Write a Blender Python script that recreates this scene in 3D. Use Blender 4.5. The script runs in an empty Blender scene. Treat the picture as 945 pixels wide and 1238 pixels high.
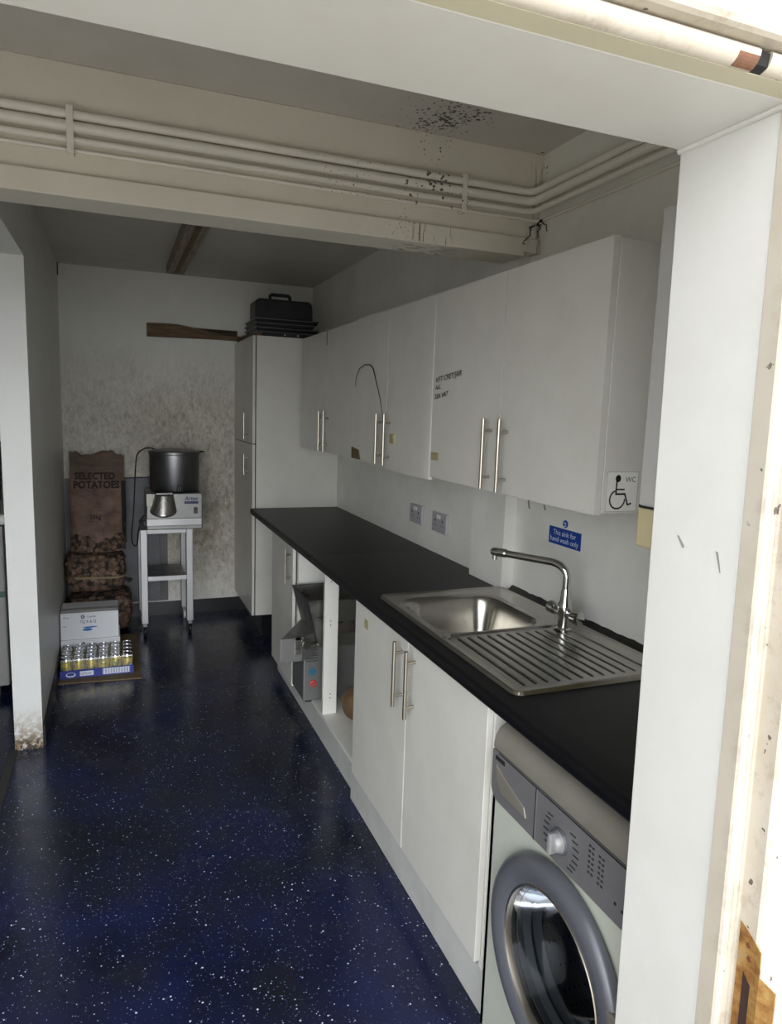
import bpy, bmesh, math, random
from mathutils import Vector, Matrix, noise
random.seed(7)
PI = math.pi
SC = bpy.context.scene
COL = SC.collection
ORG = {}

# ---------------------------------------------------------------- helpers
def lin(r, g, b):
    f = lambda c: (c/12.92 if c <= .04045 else ((c+.055)/1.055)**2.4)
    return (f(r/255), f(g/255), f(b/255), 1)

class MB:
    def __init__(s): s.bm = bmesh.new()
    def face(s, pts):
        vs = [s.bm.verts.new(p) for p in pts]
        return s.bm.faces.new(vs)
    def hexa(s, p):
        v = [s.bm.verts.new(q) for q in p]
        for f in ((3,2,1,0),(4,5,6,7),(0,1,5,4),(1,2,6,5),(2,3,7,6),(3,0,4,7)):
            s.bm.faces.new([v[i] for i in f])
        return s
    def box(s, x0, x1, y0, y1, z0, z1):
        return s.hexa([(x0,y0,z0),(x1,y0,z0),(x1,y1,z0),(x0,y1,z0),(x0,y0,z1),(x1,y0,z1),(x1,y1,z1),(x0,y1,z1)])
    def prism(s, pts, axis, a, b):
        def m(p, t):
            return {'x': (t, p[0], p[1]), 'y': (p[0], t, p[1]), 'z': (p[0], p[1], t)}[axis]
        A = [s.bm.verts.new(m(p, a)) for p in pts]; B = [s.bm.verts.new(m(p, b)) for p in pts]
        n = len(pts)
        s.bm.faces.new(A); s.bm.faces.new(B[::-1])
        for i in range(n):
            j = (i+1) % n
            s.bm.faces.new((A[j], A[i], B[i], B[j]))
        return s
    def tube(s, pts, r, n=12, closed=False):
        pts = [Vector(p) for p in pts]; N = len(pts)
        rs = r if isinstance(r, (list, tuple)) else [r]*N
        rings = []; up = None
        for i, p in enumerate(pts):
            if closed: t = (pts[(i+1) % N]-pts[i-1]).normalized()
            else: t = (pts[min(i+1, N-1)]-pts[max(i-1, 0)]).normalized()
            if up is None: up = t.orthogonal().normalized()
            up = (up - t*up.dot(t)).normalized()
            sd = t.cross(up)
            rings.append([s.bm.verts.new(p+(up*math.cos(2*PI*k/n)+sd*math.sin(2*PI*k/n))*rs[i]) for k in range(n)])
        for i in range(N if closed else N-1):
            a, b = rings[i], rings[(i+1) % N]
            for k in range(n):
                s.bm.faces.new((a[k], a[(k+1) % n], b[(k+1) % n], b[k]))
        if not closed:
            s.bm.faces.new(rings[0][::-1]); s.bm.faces.new(rings[-1])
        return s
    def lathe(s, c, prof, axis='z', n=40):
        c = Vector(c); rings = []
        for r, h in prof:
            ring = []
            if r < 1e-6:
                ring = [s.bm.verts.new(c+{'z': Vector((0,0,h)), 'x': Vector((h,0,0)), 'y': Vector((0,h,0))}[axis])]
            else:
                for k in range(n):
                    a = 2*PI*k/n; u, w = r*math.cos(a), r*math.sin(a)
                    ring.append(s.bm.verts.new(c+{'z': Vector((u,w,h)), 'x': Vector((h,u,w)), 'y': Vector((u,h,w))}[axis]))
            rings.append(ring)
        for a, b in zip(rings, rings[1:]):
            for k in range(n):
                q = [a[k % len(a)], a[(k+1) % len(a)], b[(k+1) % len(b)], b[k % len(b)]]
                q = [v for i, v in enumerate(q) if v not in q[:i]]
                if len(q) > 2: s.bm.faces.new(q)
        return s
    def grid(s, nu, nv, f, wrapu=False, capv=False):
        V = [[s.bm.verts.new(f(i/(nu if wrapu else nu), j/nv)) for j in range(nv+1)] for i in range(nu if wrapu else nu+1)]
        for i in range(nu):
            for j in range(nv):
                k = (i+1) % nu if wrapu else i+1
                s.bm.faces.new((V[i][j], V[k][j], V[k][j+1], V[i][j+1]))
        if capv:
            s.bm.faces.new([V[i][0] for i in range(len(V))]); s.bm.faces.new([V[i][nv] for i in range(len(V))])
        return s
    def build(s, name, mat, parent=None, smooth=False, bevel=0, seg=2, recalc=True):
        if recalc: bmesh.ops.recalc_face_normals(s.bm, faces=s.bm.faces[:])
        me = bpy.data.meshes.new(name); s.bm.to_mesh(me); s.bm.free()
        return link(name, me, mat, parent, smooth, bevel, seg)

def link(name, me, mat, parent=None, smooth=False, bevel=0, seg=2):
    o = bpy.data.objects.new(name, me); COL.objects.link(o)
    me.materials.append(mat)
    if parent is not None:
        org = ORG[parent.name]
        me.transform(Matrix.Translation(-org)); o.parent = parent; ORG[o.name] = org
    else: ORG[o.name] = Vector((0,0,0))
    if smooth:
        for p in me.polygons: p.use_smooth = True
        me.set_sharp_from_angle(angle=math.radians(38))
    if bevel:
        m = o.modifiers.new('edge', 'BEVEL'); m.width = bevel; m.segments = seg; m.limit_method = 'ANGLE'; m.angle_limit = math.radians(40)
        m.harden_normals = False
    return o

def thing(name, label, cat, loc, group=None):
    o = bpy.data.objects.new(name, None); COL.objects.link(o); o.empty_display_size = .05
    o.location = loc; ORG[o.name] = Vector(loc)
    o['label'] = label; o['category'] = cat
    if group: o['group'] = group
    return o
def tag(o, label, cat, group=None):
    o['label'] = label; o['category'] = cat
    if group: o['group'] = group
    return o
def struct(name, mb, mat, label=None, cat=None, **k):
    o = mb.build(name, mat, **k); o['kind'] = 'structure'
    o['label'] = label; o['category'] = cat or 'wall'
    return o
def dup(root, label, group=None, loc=None):
    r = root.copy(); COL.objects.link(r); r['label'] = label
    if group: r['group'] = group
    if loc: r.location = loc
    for ch in list(root.children):
        c = ch.copy(); COL.objects.link(c); c.parent = r
        for g in list(ch.children):
            d = g.copy(); COL.objects.link(d); d.parent = c
    return r

def text(s, size, fn, mat, name, parent, align='LEFT', shear=0, bold=0, sx=1):
    cu = bpy.data.curves.new('letters', 'FONT'); cu.body = s; cu.size = size; cu.align_x = align; cu.shear = shear
    cu.offset = bold; cu.resolution_u = 3
    o = bpy.data.objects.new('letters', cu); COL.objects.link(o)
    bpy.context.view_layer.update()
    me = bpy.data.meshes.new_from_object(o.evaluated_get(bpy.context.evaluated_depsgraph_get()))
    bpy.data.objects.remove(o); bpy.data.curves.remove(cu)
    for v in me.vertices: v.co = Vector(fn(v.co.x*sx, v.co.y))
    me.materials.clear()
    return link(name, me, mat, parent)
def on_x(x, y0, z0, rot=0):      # writing on a face that looks towards -x
    c, s = math.cos(rot), math.sin(rot)
    return lambda u, v: (x, y0-(u*c-v*s), z0+(u*s+v*c))
def on_y(y, x0, z0):             # writing on a face that looks towards -y
    return lambda u, v: (x0+u, y, z0+v)

# ---------------------------------------------------------------- materials
class NT:
    def __init__(s, name):
        s.m = bpy.data.materials.new(name); s.m.use_nodes = True
        s.t = s.m.node_tree; s.b = s.t.nodes['Principled BSDF']
        s.pos = s.t.nodes.new('ShaderNodeNewGeometry').outputs['Position']
    def n(s, t, **k):
        o = s.t.nodes.new(t)
        for a, v in k.items(): setattr(o, a, v)
        return o
    def l(s, a, b): s.t.links.new(a, b)
    def noise(s, scale, detail=4, vec=None, rough=.55, sc=None):
        o = s.n('ShaderNodeTexNoise'); o.inputs['Scale'].default_value = scale; o.inputs['Detail'].default_value = detail
        o.inputs['Roughness'].default_value = rough
        v = vec or s.pos
        if sc:
            mp = s.n('ShaderNodeMapping'); mp.inputs['Scale'].default_value = sc; s.l(v, mp.inputs[0]); v = mp.outputs[0]
        s.l(v, o.inputs['Vector']); return o.outputs['Fac']
    def vor(s, scale, feature='F1', out='Distance', vec=None, rnd=1):
        o = s.n('ShaderNodeTexVoronoi', feature=feature); o.inputs['Scale'].default_value = scale
        o.inputs['Randomness'].default_value = rnd
        s.l(vec or s.pos, o.inputs['Vector']); return o.outputs[out]
    def ramp(s, fac, stops):
        r = s.n('ShaderNodeValToRGB'); e = r.color_ramp.elements
        while len(e) < len(stops): e.new(.5)
        for q, (p, c) in zip(e, stops):
            q.position = p; q.color = c if hasattr(c, '__len__') else (c, c, c, 1)
        s.l(fac, r.inputs[0]); return r.outputs[0]
    def math(s, op, a, b=None, clamp=False):
        m = s.n('ShaderNodeMath', operation=op); m.use_clamp = clamp
        for i, v in enumerate((a, b)):
            if v is None: continue
            if isinstance(v, (int, float)): m.inputs[i].default_value = v
            else: s.l(v, m.inputs[i])
        return m.outputs[0]
    def mix(s, fac, a, b, mode='MIX'):
        m = s.n('ShaderNodeMix', data_type='RGBA', blend_type=mode)
        for k, v in ((0, fac), (6, a), (7, b)):
            if isinstance(v, (int, float, tuple)): m.inputs[k].default_value = v
            else: s.l(v, m.inputs[k])
        return m.outputs[2]
    def xyz(s):
        o = s.n('ShaderNodeSeparateXYZ'); s.l(s.pos, o.inputs[0]); return o.outputs
    def blob(s, c, r):            # 1 at the point, 0 at the distance r
        d = s.n('ShaderNodeVectorMath', operation='DISTANCE'); s.l(s.pos, d.inputs[0]); d.inputs[1].default_value = c
        mr = s.n('ShaderNodeMapRange'); mr.inputs['From Min'].default_value = 0; mr.inputs['From Max'].default_value = r
        mr.inputs['To Min'].default_value = 1; mr.inputs['To Max'].default_value = 0
        s.l(d.outputs['Value'], mr.inputs[0]); return mr.outputs[0]
    def rng(s, v, a, b, c=0., d=1.):
        mr = s.n('ShaderNodeMapRange'); mr.inputs[1].default_value = a; mr.inputs[2].default_value = b
        mr.inputs[3].default_value = c; mr.inputs[4].default_value = d
        s.l(v, mr.inputs[0]); return mr.outputs[0]
    def bump(s, h, st=.2, dist=.01):
        b = s.n('ShaderNodeBump'); b.inputs['Strength'].default_value = st; b.inputs['Distance'].default_value = dist
        s.l(h, b.inputs['Height']); s.l(b.outputs[0], s.b.inputs['Normal'])
    def fin(s, col, rough=.5, metal=0, spec=.5):
        if isinstance(col, tuple): s.b.inputs['Base Color'].default_value = col
        else: s.l(col, s.b.inputs['Base Color'])
        if isinstance(rough, (int, float)): s.b.inputs['Roughness'].default_value = rough
        else: s.l(rough, s.b.inputs['Roughness'])
        s.b.inputs['Metallic'].default_value = metal; s.b.inputs['Specular IOR Level'].default_value = spec
        return s.m

def simple(name, col, rough=.5, metal=0, var=.12, scale=9, spec=.5, bump=0, bscale=80):
    m = NT(name)
    d = tuple(c*(1-var) for c in col[:3])+(1,)
    c = m.mix(m.ramp(m.noise(scale, 5), [(.35, 0), (.7, 1)]), d, col)
    if bump: m.bump(m.noise(bscale, 3), bump, .004)
    return m.fin(c, rough, metal, spec)

def paint(name, col, dirt=lin(120,112,98), amt=.18, rough=.5, specks=(), scale=3, extra=None, bump=.05):
    m = NT(name)
    f = m.math('MULTIPLY', m.ramp(m.noise(scale, 8, rough=.65), [(.42, 0), (.8, 1)]), amt)
    c = m.mix(f, col, dirt)
    for (ctr, rad, sc, thr, scol) in specks:
        d = m.vor(sc)
        msk = m.math('MULTIPLY', m.blob(ctr, rad), m.ramp(m.noise(9, 3), [(.38, 0), (.55, 1)]))
        hit = m.math('LESS_THAN', d, m.math('MULTIPLY', msk, thr))
        c = m.mix(m.math('MULTIPLY', hit, .85), c, scol)
    if extra: c = extra(m, c)
    if bump: m.bump(m.noise(60, 4), bump, .006)
    return m.fin(c, rough)

BLK = lin(38,35,33)
WHITE = lin(232,231,224)
M = {}
def back_extra(m, c):
    x, y, z = m.xyz()
    band = m.math('MULTIPLY', m.rng(z, 2.02, 1.55), m.rng(z, .1, .5, .45, 1))
    side = m.rng(x, -.3, .5, .7, 1)
    fine = m.ramp(m.noise(42, 8, rough=.8, sc=(1,1,.5)), [(.42, 0), (.68, 1)])
    mid = m.ramp(m.noise(9, 6, rough=.7), [(.3, .25), (.65, 1)])
    k = m.math('MULTIPLY', m.math('MULTIPLY', fine, mid), m.math('MULTIPLY', band, side), True)
    c = m.mix(m.math('MULTIPLY', m.math('MULTIPLY', band, side), .42), c, lin(176,160,130))
    c = m.mix(m.math('MULTIPLY', k, .9), c, lin(112,90,60))
    sp = m.ramp(m.noise(70, 4, rough=.7, sc=(1,1,.6)), [(.58, 0), (.7, 1)])
    c = m.mix(m.math('MULTIPLY', m.math('MULTIPLY', sp, m.math('MULTIPLY', band, side)), .55), c, lin(74,62,50))
    for ctr, r, w in (((.60,5.39,.62), .42, .8), ((.30,5.39,1.36), .34, .5), ((.62,5.39,1.0), .4, .6)):
        g = m.math('MULTIPLY', m.math('MULTIPLY', m.blob(ctr, r), m.ramp(m.noise(12, 7, rough=.7), [(.36, .1), (.66, 1)])), w, True)
        c = m.mix(g, c, lin(96,82,58))
    return c
def beam_extra(m, c):
    x, y, z = m.xyz()
    st = m.ramp(m.noise(1, 2, sc=(150,1,9)), [(.60, 0), (.64, 1)])
    msk = m.math('MULTIPLY', m.math('MULTIPLY', m.rng(x, .90, .98), m.rng(x, 1.10, 1.05)), m.math('MULTIPLY', m.rng(z, 2.212, 2.206), m.rng(z, 2.146, 2.150)))
    c = m.mix(m.math('MULTIPLY', m.math('MULTIPLY', st, msk), .9), c, BLK)
    st = m.ramp(m.noise(1, 4, sc=(26,80,1)), [(.52, 0), (.6, 1)])
    msk = m.math('MULTIPLY', m.math('MULTIPLY', m.rng(x, .86, .96), m.rng(x, 1.16, 1.05)), m.math('MULTIPLY', m.rng(z, 2.150, 2.146), m.rng(y, 2.25, 2.28)))
    c = m.mix(m.math('MULTIPLY', m.math('MULTIPLY', st, msk), .75), c, BLK)
    st = m.ramp(m.noise(1, 4, sc=(70,1,7)), [(.48, 0), (.62, 1)])
    return m.mix(m.math('MULTIPLY', m.math('MULTIPLY', st, m.rng(x, 1.37, 1.42)), .5), c, lin(88,82,72))
def col_extra(m, c):
    x, y, z = m.xyz()
    k = m.math('MULTIPLY', m.ramp(m.noise(42, 5, rough=.7), [(.38, 0), (.55, 1)]), m.rng(z, .2, .03), True)
    c = m.mix(k, c, lin(126,104,68))
    k = m.math('MULTIPLY', m.ramp(m.noise(60, 3), [(.45, 0), (.5, 1)]), m.rng(z, .075, .03), True)
    return m.mix(k, c, lin(66,54,40))
def frame_extra(m, c):
    x, y, z = m.xyz()
    k = m.math('MULTIPLY', m.ramp(m.noise(16, 6, rough=.7), [(.52, 0), (.72, 1)]), m.rng(y, .632, .606), True)
    c = m.mix(m.math('MULTIPLY', k, .6), c, lin(120,98,74))
    k = m.math('MULTIPLY', m.math('GREATER_THAN', m.noise(38, 3), .70), m.rng(y, .64, .62), True)
    c = m.mix(k, c, lin(96,90,80))
    # three scuffs on the reveal
    return c
M['wall'] = paint('white wall paint', WHITE, amt=.22, rough=.6, specks=[((1.44,2.24,2.46), .06, 60, .5, BLK)])
M['wall_back'] = paint('white wall paint with brown mould', lin(232,232,226), amt=.15, rough=.65, extra=back_extra)
M['wall_left'] = paint('white column paint chipped at foot', lin(216,217,214), amt=.12, rough=.38, extra=col_extra)
M['ceiling'] = paint('white ceiling paint', lin(206,203,196), amt=.2, rough=.7, specks=[((.98,2.14,2.5), .26, 62, .5, BLK), ((1.02,2.16,2.5), .2, 100, .45, lin(84,80,74)), ((1.09,2.07,2.5), .07, 40, .5, BLK), ((1.43,2.25,2.5), .05, 50, .6, BLK)])
M['beam'] = paint('cream beam paint with black mould', lin(222,217,204), amt=.15, rough=.6, extra=beam_extra,
                  specks=[((1.0,2.25,2.28), .16, 70, .40, BLK), ((.85,2.25,2.25), .25, 95, .25, BLK), ((1.02,2.26,2.47), .10, 70, .4, BLK)])
M['pipe'] = paint('white pipe paint', lin(230,226,216), amt=.15, rough=.45, specks=[((.99,2.24,2.31), .2, 62, .55, BLK), ((.75,2.24,2.3), .3, 90, .28, BLK)])
M['frame'] = paint('old cream gloss frame paint', lin(190,182,168), dirt=lin(160,146,122), amt=.5, rough=.4, scale=7, extra=frame_extra)
M['frame_clean'] = paint('white gloss lining paint', lin(214,213,208), dirt=lin(178,172,160), amt=.3, rough=.38, scale=4)
M['olive'] = paint('old olive cream paint', lin(190,184,160), amt=.15, rough=.5)
M['cab'] = paint('white laminate cabinet', lin(214,212,204), dirt=lin(150,144,130), amt=.2, rough=.33, scale=5, bump=.01)
M['cab_in'] = paint('white cabinet carcass', lin(226,225,218), dirt=lin(150,144,130), amt=.15, rough=.45, scale=6, bump=0)
M['plinth'] = paint('grey white plinth', lin(196,197,192), dirt=lin(110,105,95), amt=.3, rough=.5, scale=6, bump=0)
M['grey_board'] = paint('grey painted board', lin(122,124,128), dirt=lin(84,82,78), amt=.5, rough=.55, scale=6)
M['chipboard'] = simple('raw brown chipboard', lin(112,92,62), .9, var=.4, scale=120)
M['tape'] = simple('old yellow tape', lin(178,168,128), .6, var=.3, scale=60)
M['black_gap'] = simple('black shadow gap', lin(22,21,20), .8)
M['black_vinyl'] = simple('black vinyl skirting', lin(17,18,22), .3, var=.3)
M['ground'] = simple('pale bounce ground', lin(228,222,210), .9, var=.2, scale=2)  # pale tone set to bounce daylight up to soffit and ceiling

# blue safety floor: dark blue vinyl with pale chips
m = NT('blue speckled safety vinyl')
base = m.mix(m.ramp(m.noise(2.2, 4), [(.35, 0), (.68, 1)]), lin(17,21,36), lin(25,33,74))
base = m.mix(m.math('MULTIPLY', m.ramp(m.noise(2.6, 3, sc=(1.3,.8,1)), [(.42, 0), (.68, 1)]), .6), base, lin(34,34,37))
for sc, thr, keep, col in ((42, .105, .25, lin(206,214,226)), (61, .12, .4, lin(166,178,202)), (90, .15, .4, lin(112,126,162)), (130, .2, .5, lin(70,82,118))):
    d = m.vor(sc); cc = m.vor(sc, out='Color')
    sx = m.n('ShaderNodeSeparateColor'); m.l(cc, sx.inputs[0])
    r = m.math('ADD', m.math('MULTIPLY', sx.outputs[1], thr*.7), thr*.5)
    hit = m.math('MULTIPLY', m.math('LESS_THAN', d, r), m.math('GREATER_THAN', sx.outputs[0], keep))
    base = m.mix(hit, base, col)
rg = m.ramp(m.noise(5, 5), [(.3, .15), (.7, .32)])
m.bump(m.noise(170, 3), .05, .002)
M['floor'] = m.fin(base, rg, 0, .4)

m = NT('black laminate worktop')
c = m.mix(m.math('GREATER_THAN', m.noise(260, 2), .66), lin(14,14,16), lin(34,36,44))
M['worktop'] = m.fin(c, .4, 0, .25)

def steel(name, col, r0, r1, sc=(1,60,1), scale=6):
    m = NT(name)
    f = m.noise(scale, 4, sc=sc)
    c = m.mix(f, tuple(v*.78 for v in col[:3])+(1,), col)
    return m.fin(c, m.ramp(f, [(.3, r0), (.7, r1)]), 1)
M['steel'] = steel('brushed stainless steel', lin(178,176,170), .22, .38)
M['sink'] = simple('worn stainless sink steel', lin(186,182,173), .25, 1, var=.1, scale=26)
M['grey_steel'] = simple('dull grey steel panel', lin(140,140,138), .38, .6, var=.15, scale=5)
M['steel_dark'] = steel('dull dark steel', lin(128,128,130), .28, .45, (2,2,30))
M['steel_white'] = steel('pale satin steel', lin(178,178,178), .4, .55)
M['nickel'] = simple('satin nickel bar', lin(186,178,164), .3, 1, var=.04)
M['chrome'] = simple('chrome', lin(206,206,204), .1, 1, var=.05)
M['black_plastic'] = simple('black plastic', lin(28,28,31), .42)
M['black_rubber'] = simple('black rubber', lin(20,20,21), .6)
M['white_plastic'] = simple('white plastic', lin(222,221,216), .3, var=.05)
M['socket'] = simple('greyed socket plastic', lin(176,172,176), .35, var=.08)
M['cream_plastic'] = simple('cream plastic', lin(222,208,164), .4, var=.08)
M['boiler'] = simple('pale grey enamel', lin(208,206,202), .3, var=.04)
M['sign_blue'] = simple('blue sign vinyl', lin(22,66,156), .35, var=.06)
M['white_ink'] = simple('white lettering', lin(226,232,240), .5, var=.02)
M['black_ink'] = simple('black ink', lin(24,23,24), .5, var=.05)
M['sticker'] = simple('white sticker', lin(232,231,226), .35, var=.03)
M['wm_body'] = paint('pale washing machine enamel', lin(186,190,178), dirt=lin(150,152,140), amt=.4, rough=.3, scale=3, bump=0)
M['wm_panel'] = simple('graphite control panel', lin(122,121,122), .36, .25, var=.1)
M['wm_hood'] = simple('bronze grey lid', lin(138,134,124), .38, .25, var=.12)
M['wm_ring'] = simple('grey door ring', lin(104,106,112), .3, .3, var=.06)
M['rust'] = None
m = NT('rusty brass strike plate')
c = m.ramp(m.noise(26, 6, rough=.7), [(.3, lin(92,60,34)), (.45, lin(148,104,54)), (.6, lin(176,142,84)), (.75, lin(150,148,146))])
m.bump(m.noise(90, 4), .3, .002)
M['rust'] = m.fin(c, .55, .45)
m = NT('old dark wood')
f = m.noise(5, 6, sc=(1.2,14,16))
M['wood'] = m.fin(m.ramp(f, [(.3, lin(74,58,40)), (.55, lin(108,86,60)), (.75, lin(132,110,80))]), .7)
m = NT('brown ceiling batten wood')
f = m.noise(6, 6, sc=(16,1.2,16))
M['batten_dark'] = simple('dark brown board', lin(66,52,38), .75, var=.3, scale=30)
M['batten'] = m.fin(m.ramp(f, [(.3, lin(112,96,82)), (.55, lin(146,130,114)), (.8, lin(176,162,148))]), .6)
M['card'] = simple('brown cardboard', lin(126,108,80), .85, var=.25, scale=12)
M['carton'] = simple('white carton', lin(226,228,232), .55, var=.05)
M['carton_top'] = simple('grey tape on carton top', lin(176,174,172), .5, var=.2, scale=40)
M['navy_ink'] = simple('navy print', lin(40,52,96), .5)
M['fish_blue'] = simple('blue print', lin(58,124,196), .5, var=.3, scale=60)
m = NT('brown paper sack')
c = m.mix(m.ramp(m.noise(10, 6), [(.35, 0), (.7, 1)]), lin(104,82,74), lin(148,122,110))
x, y, z = m.xyz()
c = m.mix(m.math('MULTIPLY', m.rng(z, 1.04, 1.10), .55), c, lin(104,90,76))   # darker printed top band
m.bump(m.noise(15, 6, sc=(.6,1,2.2)), .9, .03)
M['paper'] = m.fin(c, .8)
m = NT('potatoes behind dark net')
c = m.ramp(m.noise(24, 4), [(.3, lin(84,64,50)), (.5, lin(132,104,86)), (.7, lin(178,148,128))])
d = m.vor(29)
c = m.mix(m.ramp(d, [(.45, 0), (.75, 1)]), c, lin(34,30,26))
w = m.vor(150, feature='DISTANCE_TO_EDGE')
c = m.mix(m.math('MULTIPLY', m.math('LESS_THAN', w, .09), .75), c, lin(38,34,28))
M['net'] = m.fin(c, .8)
M['net_dark'] = simple('dark net edge', lin(56,56,50), .85, var=.4, scale=60)
M['tray_blue'] = simple('blue can tray', lin(52,64,150), .45, var=.1)
M['can_yellow'] = None
m = NT('yellow can with green print')
c = m.mix(m.math('GREATER_THAN', m.noise(42, 2), .55), lin(214,190,46), lin(120,128,50))
c = m.mix(m.math('GREATER_THAN', m.noise(60, 2), .68), c, lin(232,228,206))
M['can_yellow'] = m.fin(c, .3, .5)
M['dial'] = simple('silver grey plastic dial', lin(150,150,149), .35, .2, var=.04)
M['alu'] = simple('bare aluminium', lin(204,204,206), .22, 1, var=.05)
M['brown_bag'] = simple('brown paper bundle', lin(112,88,58), .8, var=.35, scale=14)
M['freezer'] = simple('grey enamel', lin(150,148,146), .4, var=.1)
M['green'] = simple('dark green trim', lin(58,92,76), .5)
M['navy'] = simple('navy crate plastic', lin(34,44,76), .5)
M['pale_green'] = simple('pale yellowed label', lin(214,216,196), .5)
M['blue_sticker'] = simple('teal sticker', lin(42,104,132), .5)
M['red'] = simple('red button', lin(196,62,58), .45)
# glass: dark reflective bowl, a little see-through
m = NT('washing machine door glass')
gl = m.n('ShaderNodeBsdfGlossy'); gl.inputs['Roughness'].default_value = .08; gl.inputs['Color'].default_value = (.5,.52,.55,1)
tr = m.n('ShaderNodeBsdfTransparent'); tr.inputs['Color'].default_value = (.40,.43,.46,1)
fr = m.n('ShaderNodeFresnel'); fr.inputs['IOR'].default_value = 1.28
mx = m.n('ShaderNodeMixShader'); m.l(fr.outputs[0], mx.inputs[0]); m.l(tr.outputs[0], mx.inputs[1]); m.l(gl.outputs[0], mx.inputs[2])
m.l(mx.outputs[0], m.t.nodes['Material Output'].inputs['Surface']); M['glass'] = m.m
m = NT('clear shrink film')
gl = m.n('ShaderNodeBsdfGlossy'); gl.inputs['Roughness'].default_value = .18
tr = m.n('ShaderNodeBsdfTransparent'); tr.inputs['Color'].default_value = (.95,.95,.95,1)
mx = m.n('ShaderNodeMixShader'); mx.inputs[0].default_value = .12; m.l(tr.outputs[0], mx.inputs[1]); m.l(gl.outputs[0], mx.inputs[2])
m.l(mx.outputs[0], m.t.nodes['Material Output'].inputs['Surface']); M['film'] = m.m
m = NT('perforated drum steel')
d = m.vor(70, rnd=0)
c = m.mix(m.math('LESS_THAN', d, .24), lin(120,120,124), lin(14,14,14))
M['drum'] = m.fin(c, .3, .8)

# ---------------------------------------------------------------- the room
XR, YB, ZC = 1.44, 5.39, 2.5
struct('floor', MB().box(-2.2, 1.6, .60, 5.5, -.12, 0), M['floor'], 'dark blue speckled vinyl floor', 'floor')
struct('ground', MB().box(-9, 9, -14, .60, -.14, -.02), M['ground'], 'pale bounce ground added unseen outside the doorway for upward light', 'ground')
struct('ceiling', MB().box(-2.2, 1.6, .60, 5.5, ZC, ZC+.12), M['ceiling'], 'white painted ceiling with black mould specks', 'ceiling')
mb = MB(); mb.box(XR, 1.6, .80, 5.5, 0, ZC); mb.box(1.39, XR, 2.305, 2.57, 0, ZC)
struct('wall_right', mb, M['wall'], 'white right wall with a shallow pier beside the sink')
struct('wall_back', MB().box(-2.2, XR, YB, 5.5, 0, ZC), M['wall_back'], 'white back wall with brown mould stains')
mb = MB(); mb.box(-.45, -.335, 3.38, YB, 0, ZC); mb.box(-.45, -.335, 2.39, 3.38, 2.175, ZC)
struct('wall_left', mb, M['wall_left'], 'white left partition ending in a column chipped at its foot')
mb = MB(); mb.box(-2.2, -2.08, .80, YB, 0, ZC)
struct('wall_side_room', mb, M['wall'], 'walls of the side room beyond the column')
# front wall with the doorway, its unseen left widened to let in daylight
XJ = lambda z: .7535-.0148*z           # the right jamb leans a little
mb = MB()
mb.hexa([(XJ(0)+.02,.66,-.02),(1.7,.66,-.02),(1.7,.80,-.02),(XJ(0)+.02,.80,-.02),(XJ(2.62)+.02,.66,2.62),(1.7,.66,2.62),(1.7,.80,2.62),(XJ(2.62)+.02,.80,2.62)])
mb.box(-2.3, -1.32, .66, .80, -.02, 2.62); mb.box(-1.32, .76, .66, .80, 1.975, 2.62)
struct('wall_front', mb, M['wall'], 'front wall around the open doorway, widened leftwards for daylight')
# right lining: profile in (dx, y), extruded upwards along the leaning jamb
def lining(prof, z0, z1, back):
    mb = MB(); ring = prof+back
    A = [mb.bm.verts.new((XJ(z0)+d, y, z0)) for d, y in ring]; B = [mb.bm.verts.new((XJ(z1)+d, y, z1)) for d, y in ring]
    n = len(ring)
    mb.bm.faces.new(A); mb.bm.faces.new(B[::-1])
    for i in range(n): mb.bm.faces.new((A[(i+1) % n], A[i], B[i], B[(i+1) % n]))
    return mb
o = struct('trim_1', lining([(0,.80),(0,.643)], -.02, 1.965, [(.02,.643),(.02,.80)]), M['frame_clean'], 'white painted lining board of the right door jamb', 'door frame', bevel=.002)
o = struct('trim_2', lining([(0.0,.643),(-.002,.641),(-.002,.616),(0,.612),(.003,.6105),(.0085,.6105),(.010,.6135),(.0115,.611),(.0185,.611),(.020,.614),(.0215,.611),(.026,.611)], -.02, 2.05, [(.026,.643)]),
       M['frame'], 'beaded door stop of the right jamb with flaking cream paint', 'door frame')
o = struct('trim_3', lining([(.026,.614),(.026,.583),(.029,.579),(.034,.577),(.20,.577)], -.02, 2.6, [(.20,.66),(.026,.66)]), M['frame'], 'outer rebate board of the right jamb with lock plate', 'door frame')
# head lining, profile in (y, z)
struct('trim_4', MB().prism([(.80,1.947),(.632,1.947),(.632,1.975),(.80,1.975)], 'x', -1.32, XJ(1.95)+.02), M['frame_clean'], 'white soffit board over the doorway', 'door frame', bevel=.002)
struct('trim_5', MB().prism([(.6318,1.947),(.608,1.9495),(.608,1.956),(.6318,1.956)], 'x', -1.32, .735), M['olive'], 'olive cream strip along the door head', 'door frame')
bead = [(.6075-.0150*math.sin(a), 1.966-.0160*math.cos(a)) for a in [i*PI/2/6 for i in range(7)]]+[(.595,1.9685),(.6075,1.9685)]
o6 = struct('trim_6', MB().prism(bead, 'x', -1.32, .632), M['frame'], 'dirty rounded bead along the door head', 'door frame', smooth=True)
struct('trim_7', MB().prism([(.6315,1.969),(.582,1.9715),(.577,1.974),(.574,1.979),(.574,2.2),(.6315,2.2)], 'x', -1.32, .80), M['frame'], 'flaking white outer head board over the doorway', 'door frame')
struct('trim_8', MB().prism(bead, 'x', .648, .733), M['frame'], 'broken end of the bead above the right jamb', 'door frame', smooth=True)
o = MB().prism([(.6075-.0156*math.sin(a), 1.966-.0166*math.cos(a)) for a in [i*PI/2/8 for i in range(1, 7)]]+[(.600,1.967),(.6075,1.960)], 'x', .604, .6315).build('exposed_wood', simple('bare reddish wood', lin(124,86,64), .8, var=.3, scale=80), o6)
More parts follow.
